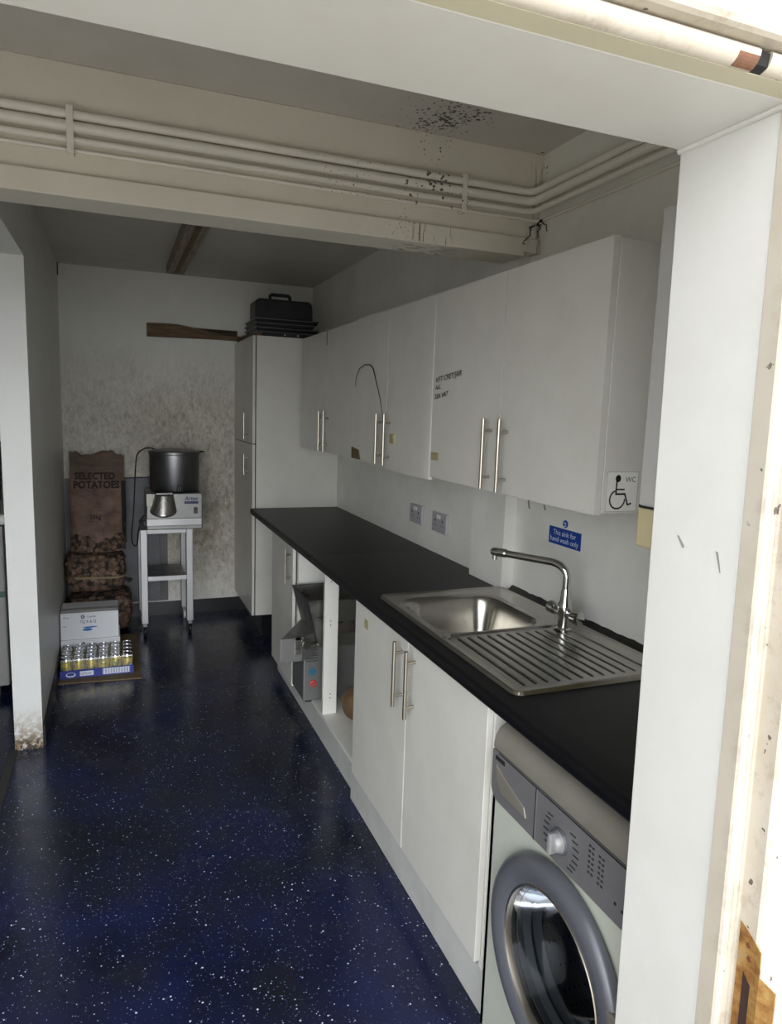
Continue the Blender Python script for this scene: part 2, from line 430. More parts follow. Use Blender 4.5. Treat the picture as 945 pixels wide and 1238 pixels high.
o2 = MB().prism([(.6074,1.9502),(.598,1.954),(.5955,1.966),(.6074,1.968)], 'x', .6322, .6478).build('crack', M['black_gap'], o6)
struct('trim_9', MB().box(-1.32, -1.30, .60, .80, -.02, 1.947), M['frame_clean'], 'white lining of the unseen left door jamb, set wide for daylight', 'door frame')
# bead of sealant in the corner of jamb and head
struct('trim_10', MB().tube([(XJ(1.945)-.002,.80,1.945),(XJ(1.945)-.002,.632,1.945)], .004, 8), M['frame_clean'], 'sealant bead where jamb and door head meet', 'sealant', smooth=True)
# scuffs on the lining
sc_m = simple('grey scuff', lin(150,146,138), .6)
for q, lab in (([(.749,1.424),(.746,1.4245),(.735,1.4125),(.734,1.409),(.738,1.4085)],'small grey scuff high on the right jamb'),([(.680,1.415),(.676,1.4145),(.672,1.401),(.669,1.388),(.6705,1.3875)],'wedge shaped grey scuff lower on the right jamb near its outer edge')):
    mb = MB(); mb.face([(XJ(z)-.0006, y, z) for y, z in q])
    tag(mb.build('scuff_mark', sc_m), lab, 'scuff mark')
# beam
mb = MB(); mb.box(-2.08, XR, 2.26, 2.39, 2.208, ZC); mb.box(-2.08, 1.37, 2.24, 2.39, 2.145, 2.208); mb.box(1.37, XR, 2.245, 2.39, 2.16, 2.208)
struct('ceiling_beam', mb, M['beam'], 'cream painted cross beam carrying white pipes', 'beam', bevel=.003)
# skirting
struct('baseboard_back', MB().box(-.335, XR, YB-.008, YB, 0, .105), M['black_vinyl'], 'black vinyl skirting of the back wall', 'skirting')
struct('baseboard_left', MB().box(-.335, -.327, 3.40, YB, 0, .10), M['black_vinyl'], 'black vinyl skirting of the left partition', 'skirting')
struct('trim_11', MB().box(-.335, .86, YB-.010, YB, .105, .113), M['white_plastic'], 'white capping strip over the back skirting', 'trim')
struct('trim_12', MB().box(-.475, -.44, 2.39, 3.38, 0, .006), simple('worn dark threshold', lin(44,44,46), .5, var=.3), 'worn floor strip at the side room opening', 'threshold')
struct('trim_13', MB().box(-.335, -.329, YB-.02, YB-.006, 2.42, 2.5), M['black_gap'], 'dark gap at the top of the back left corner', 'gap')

# rusty strike plate on the outer board
t = thing('strike_plate', 'rusty brass lock strike plate let into the right door jamb', 'lock plate', (.78,.59,.86))
def sp(y, z, d=.0255): return (XJ(z)+d, y, z)
plate = [(.607,.925),(.573,.903),(.572,.868),(.560,.860),(.560,.70),(.607,.70)]
hole = [(.597,.860),(.584,.846),(.584,.745),(.597,.745)]
mb = MB()
# four quads around the slot, thick 1.5 mm
def slab(q):
    mb.hexa([sp(y, z, .0262) for y, z in q]+[sp(y, z, .0245) for y, z in q])
slab([(.607,.925),(.607,.860),(.597,.860),(.590,.9145)]); slab([(.590,.9145),(.597,.860),(.584,.846),(.573,.903)])
slab([(.573,.903),(.584,.846),(.584,.80),(.572,.868)]); slab([(.572,.868),(.584,.80),(.584,.745),(.572,.74)])
slab([(.607,.860),(.607,.70),(.597,.745),(.597,.860)]); slab([(.607,.70),(.572,.70),(.584,.745),(.597,.745)]); slab([(.572,.74),(.584,.745),(.572,.70),(.571,.70)])
mb.hexa([sp(.572,.868,.0245), sp(.572,.70,.0245), sp(.571,.70,.0262), sp(.571,.868,.0262), sp(.553,.858,.032), sp(.553,.70,.032), sp(.553,.70,.034), sp(.553,.858,.034)])
mb.build('plate', M['rust'], t)
mb = MB(); mb.face([sp(y, z, .0258) for y, z in hole]); mb.build('latch_slot', simple('dark rust slot', lin(52,32,26), .9), t)
for yy, zz in ((.592,.900),(.589,.882)):
    c = sp(yy, zz, .0243); MB().lathe(c, [(0,-.001),(.0035,-.0006),(.0042,.001)], 'x', 14).build('screw', simple('rusty screw', lin(124,78,50), .6, .5), t, smooth=True)

# ---------------------------------------------------------------- pipes along beam and right wall
PG = 'white pipes along the beam'
for i, (z, r, lab) in enumerate(((2.362,.0125,'topmost and stout white pipe along the beam, just under the ceiling edge'),(2.330,.0145,'second white pipe from the top along the beam'),(2.297,.0095,'third and thinner white pipe from the top along the beam'),(2.271,.0055,'thin white cable run lowest of the lines along the beam'))):
    off = .016-.003*i
    y = 2.26-r-.004; x = XR-r-.004-(.03 if i < 3 else .0)
    R = .035
    pts = [(-2.08,y,z)]+[(-2.08+k*.25,y,z) for k in range(1, 14)]
    pts += [(x-R+R*math.sin(a), y-R+R*math.cos(a), z) for a in [k*PI/2/6 for k in range(7)]]
    pts += [(x, y-R-k*.2, z) for k in range(1, 8) if y-R-k*.2 > .85]+[(x,.80,z)]
    tag(MB().tube(pts, r, 14).build('pipe', M['pipe'], smooth=True), lab, 'pipe', PG)
for x, lab in ((-.095,'white pipe clip on the left half of the beam'),(1.118,'white pipe clip near the right corner of the beam')):
    mb = MB(); mb.box(x-.009, x+.009, 2.2275, 2.26, 2.258, 2.264); mb.box(x-.009, x+.009, 2.2275, 2.2305, 2.264, 2.378); mb.box(x-.009, x+.009, 2.2275, 2.26, 2.376, 2.381)
    t = thing('pipe_clip', lab, 'pipe clip', (x,2.26,2.26)); mb.build('strap', M['pipe'], t, bevel=.001)
    MB().lathe((x,2.2275,2.268), [(0,-.002),(.004,-.001),(.005,.001)], 'y', 12).build('screw', M['pipe'], t, smooth=True)
# loose dark wisps of cobweb / wire at the corner
rnd = random.Random(3)
mb = MB()
for k in range(5):
    p = Vector((1.385+.01*k, 2.222, 2.245+.006*k)); pts = [p]
    for j in range(6):
        p = p+Vector((rnd.uniform(-.016,.014), rnd.uniform(-.006,.004), rnd.uniform(-.022,.004))); pts.append(p)
    mb.tube(pts, [.0028-.0003*j for j in range(7)], 6)
tag(mb.build('cobweb', M['black_rubber'], smooth=True), 'dusty black cobweb hanging under the pipes in the corner', 'cobweb')

# ---------------------------------------------------------------- base run
# worktop, one thing per slab
def wprof(xb): 
    r = .012
    return [(.833+r-r*math.sin(a), .87+r-r*math.cos(a)) for a in (0, PI/6, PI/3, PI/2)]+[(.833+r-r*math.cos(a), .91-r+r*math.sin(a)) for a in (0, PI/6, PI/3, PI/2)]+[(xb,.91),(xb,.87)]
mb = MB()
mb.prism(wprof(.912), 'y', .802, 3.088)
mb.box(.912, XR, .802, 1.835, .87, .91); mb.box(1.312, XR, 1.835, 2.245, .87, .91); mb.box(.912, XR, 2.245, 2.305, .87, .91)
mb.box(.912, 1.39, 2.305, 2.57, .87, .91); mb.box(.912, XR, 2.57, 3.088, .87, .91)
tag(mb.build('worktop', M['worktop'], smooth=True), 'long black laminate worktop holding the steel sink', 'worktop', 'black worktops')
mb = MB(); mb.prism(wprof(XR), 'y', 3.091, 4.636)
tag(mb.build('worktop', M['worktop'], smooth=True), 'black laminate worktop at the far end against the tall cabinet', 'worktop', 'black worktops')
# dirty sealant strip behind the sink
o = MB().grid(60, 3, lambda u, v: (XR-.002-.016*(1-v)-.004*noise.noise((u*30,1,0)), .81+1.49*u, .9105+.015*v+.005*v*noise.noise((u*40,0,0)))).build('sealant_strip', simple('black mouldy sealant', lin(40,38,35), .5, var=.5, scale=40), smooth=True)
tag(o, 'black mouldy sealant strip behind the sink', 'sealant')

def bar_handle(parent, x, y, z0, z1, xf, label=None):
    o = MB().tube([(x,y,z0),(x,y,z1)], .0062, 12)
    d = (z1-z0)*.17
    for z in (z0+d, z1-d): o.tube([(x,y,z),(xf,y,z)], .005, 10)
    return o.build('handle', M['nickel'], parent, smooth=True)

def panel(mb, x0, x1, y0, y1, z0, z1, warp=None, n=24):
    # a door leaf, its front face gently warped
    f = warp or (lambda u, v: 0)
    F = [[None]*(n+1) for _ in range(n+1)]
    for i in range(n+1):
        for j in range(n+1):
            u, v = i/n, j/n
            F[i][j] = (Vector((x0+f(u, v), y0+(y1-y0)*u, z0+(z1-z0)*v)))
    A = [[mb.bm.verts.new(F[i][j]) for j in range(n+1)] for i in range(n+1)]
    B = [[mb.bm.verts.new(F[i][j]+Vector((x1-x0,0,0))) for j in range(n+1)] for i in range(n+1)]
    for i in range(n):
        for j in range(n):
            mb.bm.faces.new((A[i][j], A[i][j+1], A[i+1][j+1], A[i+1][j])); mb.bm.faces.new((B[i][j], B[i+1][j], B[i+1][j+1], B[i][j+1]))
    for i in range(n):
        for (a, b, j) in ((A, B, 0), (A, B, n)):
            mb.bm.faces.new((a[i][j], a[i+1][j], b[i+1][j], b[i][j]))
        for j2 in (0, n):
            mb.bm.faces.new((A[j2][i], A[j2][i+1], B[j2][i+1], B[j2][i]))
    return mb

# sink base cabinet
t = thing('base_cabinet', 'white two door base cabinet under the sink beside the washing machine', 'cabinet', (1.13,1.96,0), 'white base cabinets')
mb = MB(); mb.box(.876, 1.385, 1.44, 1.458, .05, .868); mb.box(.876, 1.385, 2.468, 2.486, .05, .868); mb.box(1.373, 1.385, 1.458, 2.468, .05, .868); mb.box(.89, 1.373, 1.458, 2.468, .124, .142)
mb.box(.878, .894, 1.458, 2.468, .82, .868)
mb.build('carcass', M['cab_in'], t)
for y0, y1, hy in ((1.962, 2.482, 1.999),(1.447, 1.957, 1.90)):
    d = panel(MB(), .856, .874, y0, y1, .145, .864, n=2).build('door', M['cab'], t, bevel=.0015)
    bar_handle(d, .824, hy, .63, .85, .857)
    if y0 > 1.9:
        mb = MB(); mb.box(.8548, .8565, 2.335, 2.375, .78, .815); mb.build('tape_patch', M['tape'], d)
MB().box(.872, .890, 1.43, 2.535, 0, .122).build('plinth', M['plinth'], t, bevel=.0015)

# open unit
t = thing('open_cupboard', 'doorless white base unit holding the steel chipping machine', 'cabinet', (1.13,3.0,0), 'white base cabinets')
mb = MB(); mb.box(.893, 1.386, 2.488, 3.466, .122, .14); mb.box(1.374, 1.386, 2.488, 3.466, .14, .868)
mb.build('carcass', M['cab_in'], t)
mb = MB(); mb.box(.895, .962, 3.040, 3.060, .14, .868); mb.build('upright', M['cab_in'], t, bevel=.001)
for z in (.81,.79,.60,.58,.24,.22):
    MB().lathe((.925 if z > .5 else .93,3.0395,z), [(0,0),(.003,0)], 'y', 10).build('screw_hole', M['black_gap'], t)
MB().box(.896, .912, 2.537, 3.466, 0, .121).build('plinth', M['plinth'], t)

t = thing('base_cabinet', 'single door white base cabinet at the far end of the worktop', 'cabinet', (1.13,3.75,0), 'white base cabinets')
mb = MB(); mb.box(.876, 1.40, 3.468, 3.500, .1, .868); mb.box(.876, 1.40, 4.01, 4.03, .1, .868); mb.box(1.39, 1.40, 3.5, 4.01, .1, .868); mb.box(.876, 1.39, 3.5, 4.01, .122, .14)
mb.build('carcass', M['cab_in'], t)
d = MB().box(.856, .874, 3.515, 4.025, .10, .862).build('door', M['cab'], t, bevel=.0015)
bar_handle(d, .824, 3.555, .66, .845, .857)
for z in (.79,.765): MB().lathe((1.0,3.4675,z), [(0,-.001),(.006,0)], 'y', 12).build('screw_hole', M['black_gap'], t)
MB().box(.896, .912, 3.468, 4.02, 0, .1).build('plinth', M['plinth'], t)
MB().box(.90, .915, 4.0325, 4.05, 0, .12).build('foot', M['white_plastic'], t)

# chipping machine in the open unit
t = thing('chipping_machine', 'stainless steel chipping machine with hopper and protruding cutter head in the open cupboard', 'kitchen machine', (1.0,3.25,.14))
MB().box(.838, 1.22, 3.19, 3.42, .152, .452).build('body', M['grey_steel'], t, bevel=.004)
mb = MB()
for x in (.87, 1.18):
    for y in (3.22, 3.39): mb2 = MB().lathe((x,y,.14), [(0,0),(.02,0),(.018,.012),(0,.012)], 'z', 14).build('foot', M['black_rubber'], t, smooth=True)
mb.bm.free()
# hopper: thin sheet trough, wider at the top
def hop(x0t, x1t, x0b, x1b, y0, y1, zt, zb):
    mb = MB(); th = .002
    T = [(x0t,y0,zt),(x1t,y0,zt),(x1t,y1,zt),(x0t,y1,zt)]; B = [(x0b,y0+.01,zb),(x1b,y0+.01,zb),(x1b,y1-.01,zb),(x0b,y1-.01,zb)]
    for i in range(4):
        j = (i+1) % 4
        c = (Vector(T[i])+Vector(T[j])+Vector(B[i])+Vector(B[j]))/4; mid = (Vector(T[0])+Vector(T[2])+Vector(B[0])+Vector(B[2]))/4
        nn = (mid-c).normalized()*th
        q = [Vector(T[i]), Vector(T[j]), Vector(B[j]), Vector(B[i])]
        mb.hexa([*q, *[p+nn for p in q]])
    return mb
hp = hop(.832, 1.25, .892, 1.15, 3.10, 3.42, .682, .452).build('hopper', M['steel'], t)
MB().tube([(.832,3.10,.683),(1.25,3.10,.683),(1.25,3.42,.683),(.832,3.42,.683)], .004, 8, closed=True).build('rim', M['steel_dark'], hp, smooth=True)
MB().prism([(.702,3.105),(.806,3.105),(.888,3.17),(.888,3.395),(.870,3.395)], 'z', .392, .508).build('cutter_head', M['grey_steel'], t, bevel=.003)
MB().box(.815, .925, 3.125, 3.20, .447, .462).build('feed_ledge', M['steel'], t, bevel=.002)
MB().lathe((.822,3.13,.478), [(0,-.06),(.016,-.06),(.02,-.052),(.02,-.03),(.013,-.028),(.013,0),(.024,0),(.024,.004)], 'y', 24).build('clamp_knob', M['chrome'], t, smooth=True)
mb = MB(); mb.box(.770, .800, 3.094, 3.106, .43, .515); mb.box(.77, .812, 3.094, 3.14, .50, .515); mb.build('clamp_bracket', M['steel'], t, bevel=.002)
MB().lathe((.882,3.1895,.300), [(0,-.001),(.019,-.001),(.019,.001)], 'y', 24).build('warning_sticker', M['blue_sticker'], t)
b = MB().lathe((.887,3.1895,.240), [(.010,-.006),(.012,-.008),(.017,-.006),(.018,0)], 'y', 24).build('stop_button', M['red'], t, smooth=True)
MB().lathe((.887,3.1895,.240), [(0,-.004),(.006,-.004),(.0065,0)], 'y', 20).build('button_centre', M['red'], t, smooth=True)
for z in range(6): MB().box(.85, .91, 3.1875, 3.1905, .352+z*.014, .358+z*.014).build('vent_slat', M['steel_dark'], t)
# brown bundle
def lump(c, a, b, cc, k, seed, e=2.4):
    def f(u, v):
        th = 2*PI*u; ph = PI*(v-.5)*.998
        sgn = lambda w, p: math.copysign(abs(w)**p, w)
        d = Vector((sgn(math.cos(ph), 2/e)*sgn(math.cos(th), 2/e), sgn(math.cos(ph), 2/e)*sgn(math.sin(th), 2/e), sgn(math.sin(ph), 2/e)))
        n = k*noise.noise(d*2.2+Vector((seed,0,0)))
        return (c[0]+d.x*(a+n), c[1]+d.y*(b+n), c[2]+d.z*(cc+n*.5))
    return f
tag(MB().grid(32, 20, lump((1.045,2.94,.222), .085, .085, .078, .006, 4, 2.1), wrapu=True, capv=True).build('paper_bundle', M['brown_bag'], smooth=True), 'round brown bundle on the cupboard floor beside the sink unit', 'bundle')

# ---------------------------------------------------------------- tall cabinet
t = thing('tall_cabinet', 'tall white larder cabinet at the far end of the worktop', 'cabinet', (1.15,5.0,0))
MB().box(.872, XR-.002, 4.64, 5.385, .165, 2.042).build('carcass', M['cab'], t, bevel=.001)
for z0, z1, h0, h1, lab in ((.165,1.335,1.12,1.26,0),(1.341,2.042,1.365,1.54,1)):
    d = MB().box(.848, .866, 4.642, 5.38, z0, z1).build('door', M['cab'], t, bevel=.0015)
    bar_handle(d, .818, 4.80, h0, h1, .849)
MB().box(.864, .874, 4.646, 5.38, .166, 2.04).build('hinge_gap', M['black_gap'], t)
MB().box(.93, 1.40, 4.70, 5.38, 0, .164).build('plinth', M['black_vinyl'], t)
MB().prism([(4.63,2.043),(4.63,2.062),(5.375,2.085),(5.375,2.043)], 'x', .866, .90).build('cornice', M['wood'], t)
# stack of trays, tool case
TG = 'dark trays stacked on the tall cabinet'
tr = [(2.044,2.075,.875,1.27,4.645,5.05,'lowest dark tray with bright rivets in the stack on the tall cabinet'),(2.077,2.102,.868,1.30,4.66,5.06,'second dark tray from the bottom on the tall cabinet'),(2.104,2.128,.860,1.26,4.63,5.03,'third dark tray from the bottom on the tall cabinet'),(2.130,2.158,.866,1.29,4.65,5.04,'topmost dark tray under the black case')]
for z0, z1, x0, x1, y0, y1, lab in tr:
    t = thing('tray', lab, 'tray', ((x0+x1)/2,(y0+y1)/2,z0), TG)
    k = .012
    mb = MB(); mb.hexa([(x0+k,y0+k,z0),(x1-k,y0+k,z0),(x1-k,y1-k,z0),(x0+k,y1-k,z0),(x0,y0,z1-.001),(x1,y0,z1-.001),(x1,y1,z1-.001),(x0,y1,z1-.001)])
    mb.build('pan', M['black_plastic'], t, bevel=.003)
    MB().tube([(x0+.003,y0,z1-.004),(x1-.003,y0,z1-.004),(x1,y1,z1-.004),(x0,y1,z1-.004)], .004, 8, closed=True).build('rim', M['steel_dark'], t, smooth=True)
    if z0 < 2.05:
        for x in (.90, 1.06, 1.15): MB().lathe((x,y0+.006,2.058), [(0,-.004),(.006,-.002),(.007,.006)], 'y', 12).build('rivet', M['alu'], t, smooth=True)
t = thing('tool_case', 'black plastic tool case with carry handle on top of the tall cabinet', 'tool case', (1.06,4.79,2.159))
MB().prism([(.873,2.159),(1.262,2.159),(1.256,2.272),(1.235,2.288),(.90,2.288),(.875,2.272)], 'y', 4.70, 4.90).build('body', M['black_plastic'], t, bevel=.01)
mb = MB(); mb.tube([(.99,4.80,2.286),(.99,4.80,2.322),(1.0,4.80,2.33),(1.115,4.80,2.33),(1.125,4.80,2.322),(1.125,4.80,2.286)], .011, 10); mb.build('handle', M['black_plastic'], t, smooth=True)
for x in (.95, 1.17): MB().box(x-.018, x+.018, 4.694, 4.701, 2.20, 2.245).build('latch', M['black_rubber'], t, bevel=.002)
MB().box(.875, 1.26, 4.697, 4.70, 2.222, 2.228).build('seam', M['black_rubber'], t)
# plank on the back wall
top = [(.229+.73*i/24, 2.142+.008*math.sin(i/24*5.2+.4)-.042*max(0, min(1, (i/24-.28)/.5))) for i in range(25)]
bot = [(.958,2.066),(.229,2.052)]
o = MB().prism(top+bot, 'y', 5.345, 5.370).build('plank', M['wood'], bevel=.002)
tag(o, 'wavy edged brown wooden plank across the back wall left of the tall cabinet', 'plank')
o = MB().box(.36, .866, 5.3705, 5.389, 2.062, 2.134).build('backing_board', M['batten_dark'], bevel=.002)
tag(o, 'darker straight board fixed to the back wall behind the wavy plank', 'board')
# ceiling batten
t = thing('ceiling_batten', 'brown boxed wooden batten fixed under the ceiling near the back wall', 'batten', (.40,4.0,2.5))
MB().prism([(2.45,2.5),(2.45,2.43),(4.97,2.43),(5.03,2.445),(5.05,2.475),(5.05,2.5)], 'x', .345, .455).build('casing', M['batten'], t, bevel=.008)
MB().box(.385, .415, 2.5, 4.9, 2.4285, 2.4305).build('edge_strip', M['wood'], t)

# ---------------------------------------------------------------- wall cabinets
ZW0, ZW1, XF = 1.338, 2.021, 1.13
ys = [4.462, 3.888, 3.415, 2.928, 2.448, 1.936, 1.440]
labs = ['white double wall cabinet farthest from the door, meeting the tall cabinet','white double wall cabinet in the middle of the row with a cracked, peeling door','white double wall cabinet nearest the doorway with a wheelchair sticker on its side']
def warp_a(u, v): return -.010*math.exp(-((v-.02)/.35)**2)*math.sin(u*PI*1.0)*(1-.3*u) - .006*math.exp(-((u-.08)/.12)**2)*(1-v)
def warp_b(u, v): return -.004*math.sin(PI*v)*math.sin(PI*u) - .004*(1-v)*math.exp(-((u-.95)/.15)**2)
def warp_c(u, v): return -.0025*math.sin(PI*u)*(1-v)
for k in range(3):
    yA, yM, yB_ = ys[2*k], ys[2*k+1], ys[2*k+2]
    xb = XR-.001 if k == 0 else 1.389
    t = thing('wall_cabinet', labs[k], 'cabinet', ((XF+xb)/2,(yA+yB_)/2,ZW0), 'white wall cabinets')
    MB().box(XF+.02, xb, yB_+(.001 if k < 2 else 0), yA-.001, ZW0+.004, ZW1-.004).build('carcass', M['cab'], t, bevel=.001)
    for q, (ya, yb) in enumerate(((yA, yM), (yM, yB_))):
        w = [warp_c, warp_b, warp_a][k] if (k, q) != (1, 1) else warp_a
        if k == 2: w = (lambda u, v: -.003*math.sin(PI*u)*(1-v))
        d = panel(MB(), XF, XF+.018, yb+.002, ya-.002, ZW0-(.012 if (k, q) == (1, 1) else 0), ZW1, w).build('door', M['cab'], t, smooth=True)
        bar_handle(d, 1.098, (ya-.0 if q else yb)+(.048 if q == 0 else -.052), 1.345, 1.57, XF)
        if (k, q) == (1, 0):   # peeling film: a dark curved crack and a bare corner
            pp = [(XF-.0035+w((y-yb)/(ya-yb), (z-ZW0)/(ZW1-ZW0)), y, z) for y, z in ((3.36,1.70),(3.345,1.745),(3.30,1.785),(3.22,1.80),(3.14,1.795),(3.10,1.775),(3.06,1.72),(3.01,1.65),(2.98,1.59),(2.965,1.55))]
            MB().tube(pp, [.0008,.0014,.002,.0026,.0028,.0026,.002,.0016,.0012,.0008], 6).build('film_crack', M['black_gap'], d, smooth=True)
            MB().hexa([(XF-.006,3.395,ZW0+.004),(XF+.004,3.395,ZW0+.004),(XF+.004,3.395,ZW0+.062),(XF-.006,3.395,ZW0+.062),(XF-.006,3.27,ZW0+.004),(XF+.004,3.27,ZW0+.004),(XF+.004,3.29,ZW0+.05),(XF-.006,3.29,ZW0+.05)]).build('bare_chipboard', M['chipboard'], d)
        if (k, q) == (1, 1):
            MB().box(XF-.0165, XF-.001, 2.80, 2.845, 1.445, 1.485).build('tape_patch', M['tape'], d)
        if (k, q) == (2, 0):
            MB().box(XF-.0045, XF-.001, 2.37, 2.43, 1.405, 1.435).build('tape_patch', M['tape'], d)
            xx = XF-.0032
            for s_, y0, z0, sz in (('KFT CREY/JAR', 2.418, 1.694, .027), ('ALL', 2.420, 1.668, .022), ('22A VAT', 2.424, 1.634, .024)):
                text(s_, sz, on_x(xx, y0, z0, math.radians(6)), M['black_ink'], 'handwriting', d, shear=.25, bold=.0003, sx=1.25)
    if k == 0:
        d0 = MB().box(XF-.002, XF-.0005, 3.89, 3.897, 1.94, 2.021).build('crack', M['black_gap'], t)
# accessible WC sticker on the side of the near cabinet
t = thing('wc_sticker', 'square white wheelchair WC sticker on the side of the near wall cabinet', 'sign', (1.21,1.44,1.347))
Y0 = 1.4400
MB().box(1.161, 1.259, Y0-.0012, Y0, 1.347, 1.449).build('plate', M['sticker'], t)
MB().tube([(1.161,Y0-.0012,1.347),(1.259,Y0-.0012,1.347),(1.259,Y0-.0012,1.449),(1.161,Y0-.0012,1.449)], .0006, 6, closed=True).build('border', simple('grey border', lin(120,120,120), .5), t)
def stroke(mb, pts, w, y):
    for a, b in zip(pts, pts[1:]):
        a, b = Vector((a[0],0,a[1])), Vector((b[0],0,b[1])); d = (b-a).normalized(); n = Vector((-d.z,0,d.x))*w/2; e = d*w*.4
        mb.face([(p.x, y, p.z) for p in (a-e-n, b+e-n, b+e+n, a-e+n)])
mb = MB(); yy = Y0-.0018
cx, cz, r = 1.196, 1.378, .0235
stroke(mb, [(cx+r*math.cos(a), cz+r*math.sin(a)) for a in [math.radians(112+ i*9.5) for i in range(27)]], .0042, yy)
stroke(mb, [(1.191,1.424),(1.191,1.392),(1.219,1.392),(1.230,1.364),(1.240,1.367)], .0048, yy); stroke(mb, [(1.191,1.404),(1.216,1.404)], .004, yy)
mb.face([(1.195+.0085*math.cos(2*PI*i/24), yy, 1.432+.0095*math.sin(2*PI*i/24)) for i in range(24)])
mb.build('wheelchair_symbol', M['black_ink'], t, recalc=False)
text('WC', .019, on_y(yy, 1.218, 1.423), M['black_ink'], 'lettering', t)
# loose white board on top of the wall cabinets
o = MB().hexa([(1.15,2.86,2.0215),(1.38,2.86,2.0215),(1.38,3.42,2.0215),(1.15,3.42,2.0215),(1.15,2.86,2.034),(1.38,2.86,2.034),(1.38,3.42,2.038),(1.15,3.42,2.038)]).build('loose_board', M['cab_in'], bevel=.001)
tag(o, 'loose white board lying on top of the middle wall cabinets', 'board')
# wall boiler
t = thing('wall_boiler', 'pale grey wall unit with a cream casing below, half hidden by the door jamb', 'boiler', (1.28,1.1,1.29))
MB().box(1.118, XR-.001, .86, 1.272, 1.388, 2.042).build('cover', M['boiler'], t, bevel=.006)
MB().box(1.135, XR-.001, .88, 1.292, 1.288, 1.384).build('lower_casing', M['cream_plastic'], t, bevel=.006)
MB().box(1.128, XR-.002, .87, 1.280, 1.382, 1.390).build('seam', M['black_gap'], t)

# sockets
for k, (ya, yb, z, lab) in enumerate(((3.312,3.160,1.067,'double wall socket farther from the sink above the black worktop'),(3.036,2.880,1.066,'double wall socket nearer the sink above the black worktop'))):
    t = thing('wall_socket', lab, 'socket', (XR,(ya+yb)/2,z), 'double wall sockets')
    ym = (ya+yb)/2
    MB().box(XR-.016, XR, yb, ya, z-.047, z+.047).build('plate', M['socket'], t, bevel=.004)
    for s_ in (-1, 1):
        yc = ym+s_*.04
        mb = MB(); mb.box(XR-.0172, XR-.0155, yc-.004, yc+.004, z+.004, z+.016); mb.box(XR-.0172, XR-.0155, yc-.015, yc-.009, z-.016, z-.011); mb.box(XR-.0172, XR-.0155, yc+.009, yc+.015, z-.016, z-.011)
        mb.build('pin_hole', M['black_gap'], t)
        MB().box(XR-.020, XR-.0155, ym+s_*.012-.006, ym+s_*.012+.006, z+.020, z+.038).build('switch', M['white_plastic'], t, bevel=.002)
# hand wash sign
t = thing('hand_wash_sign', 'small blue hand wash sign on the wall behind the tap', 'sign', (XR,1.99,1.165))
xs = XR-.001
MB().box(xs-.0015, XR, 1.893, 2.075, 1.140, 1.200).build('plate', M['sign_blue'], t)
MB().lathe((xs-.0008,1.984,1.218), [(0,-.0008),(.0135,-.0008),(.0135,.0017)], 'x', 28).build('tap_badge', M['sign_blue'], t)
text('This sink for', .026, on_x(xs-.0022, 1.984, 1.174), M['white_ink'], 'lettering', t, 'CENTER')
text('hand wash only', .026, on_x(xs-.0022, 1.984, 1.150), M['white_ink'], 'lettering', t, 'CENTER')
mb = MB()
for q in ([(1.990,1.2235),(1.983,1.2235),(1.978,1.219),(1.978,1.215),(1.981,1.215),(1.982,1.219),(1.990,1.2195)], [(1.991,1.212),(1.978,1.212),(1.981,1.208),(1.988,1.208)]):
    mb.face([(xs-.0019, y, z) for y, z in q])
mb.build('tap_icon', M['white_ink'], t)
# screw hooks / marks near the sign
for y, z, l_, lab in ((2.22,1.262,.045,'grey curved scratch under the cabinet left of the blue sign'),(2.115,1.258,.018,'small grey wall plug hole left of the blue sign')):
    tag(MB().tube([(XR-.001,y+.004,z+l_/2),(XR-.002,y,z),(XR-.001,y-.006,z-l_/2)], .0025, 6).build('wall_mark', simple('grey mark', lin(112,108,104), .6), smooth=True), lab, 'wall mark')

# ---------------------------------------------------------------- sink
t = thing('sink', 'stainless steel inset sink with drainer let into the black worktop', 'sink', (1.145,1.845,.91))
SX0, SX1, SY0, SY1 = .885, 1.402, 1.372, 2.322
def sdr(x, y, x0, x1, y0, y1, r):
    cx, cy = (x0+x1)/2, (y0+y1)/2; qx = abs(x-cx)-(x1-x0)/2+r; qy = abs(y-cy)-(y1-y0)/2+r
    return math.hypot(max(qx,0), max(qy,0))+min(max(qx,qy),0)-r
def sm(t): t = max(0, min(1, t)); return t*t*(3-2*t)
def sinkz(x, y):
    z = .9165
    # raised rim
    e = -sdr(x, y, SX0, SX1, SY0, SY1, .03)
    z += .004*math.exp(-((e-.009)/.006)**2) - .006*sm((.006-e)/.006)
    # bowl
    d = sdr(x, y, .925, 1.300, 1.850, 2.232, .085)
    z -= .004*sm((.02-d)/.02) if d > 0 else .004
    if d < 0: z -= .145*sm(-d/.055) + .008*sm((-d-.05)/.13)
    # drainer
    d = sdr(x, y, .915, 1.335, 1.398, 1.83, .03)
    z -= .005*sm((.004-d)/.012)
    xs_ = [(.948+k*.0345) for k in range(11)]
    if 1.42 < y < 1.815:
        for xc in xs_:
            u = x-(xc-.012*(y-1.62)*(xc-1.12)*4)
            if abs(u) < .012: z += -.0042*math.exp(-(u/.0036)**2)*sm((y-1.42)/.02)*sm((1.815-y)/.02)
    return z
NX, NY = 260, 240
def corner(x, y):      # pull the outline in to rounded corners
    r = .03
    cx = min(max(x, SX0+r), SX1-r); cy = min(max(y, SY0+r), SY1-r)
    dx, dy = x-cx, y-cy; L = math.hypot(dx, dy)
    if dx and dy and L > r: return cx+dx*r/L, cy+dy*r/L
    return x, y
def fs(u, v):
    x, y = corner(SX0+(SX1-SX0)*u, SY0+(SY1-SY0)*v)
    return (x, y, sinkz(x, y))
bowl = MB().grid(NX, NY, fs).build('basin', M['sink'], t, smooth=True)
for p in bowl.data.polygons: p.use_smooth = True
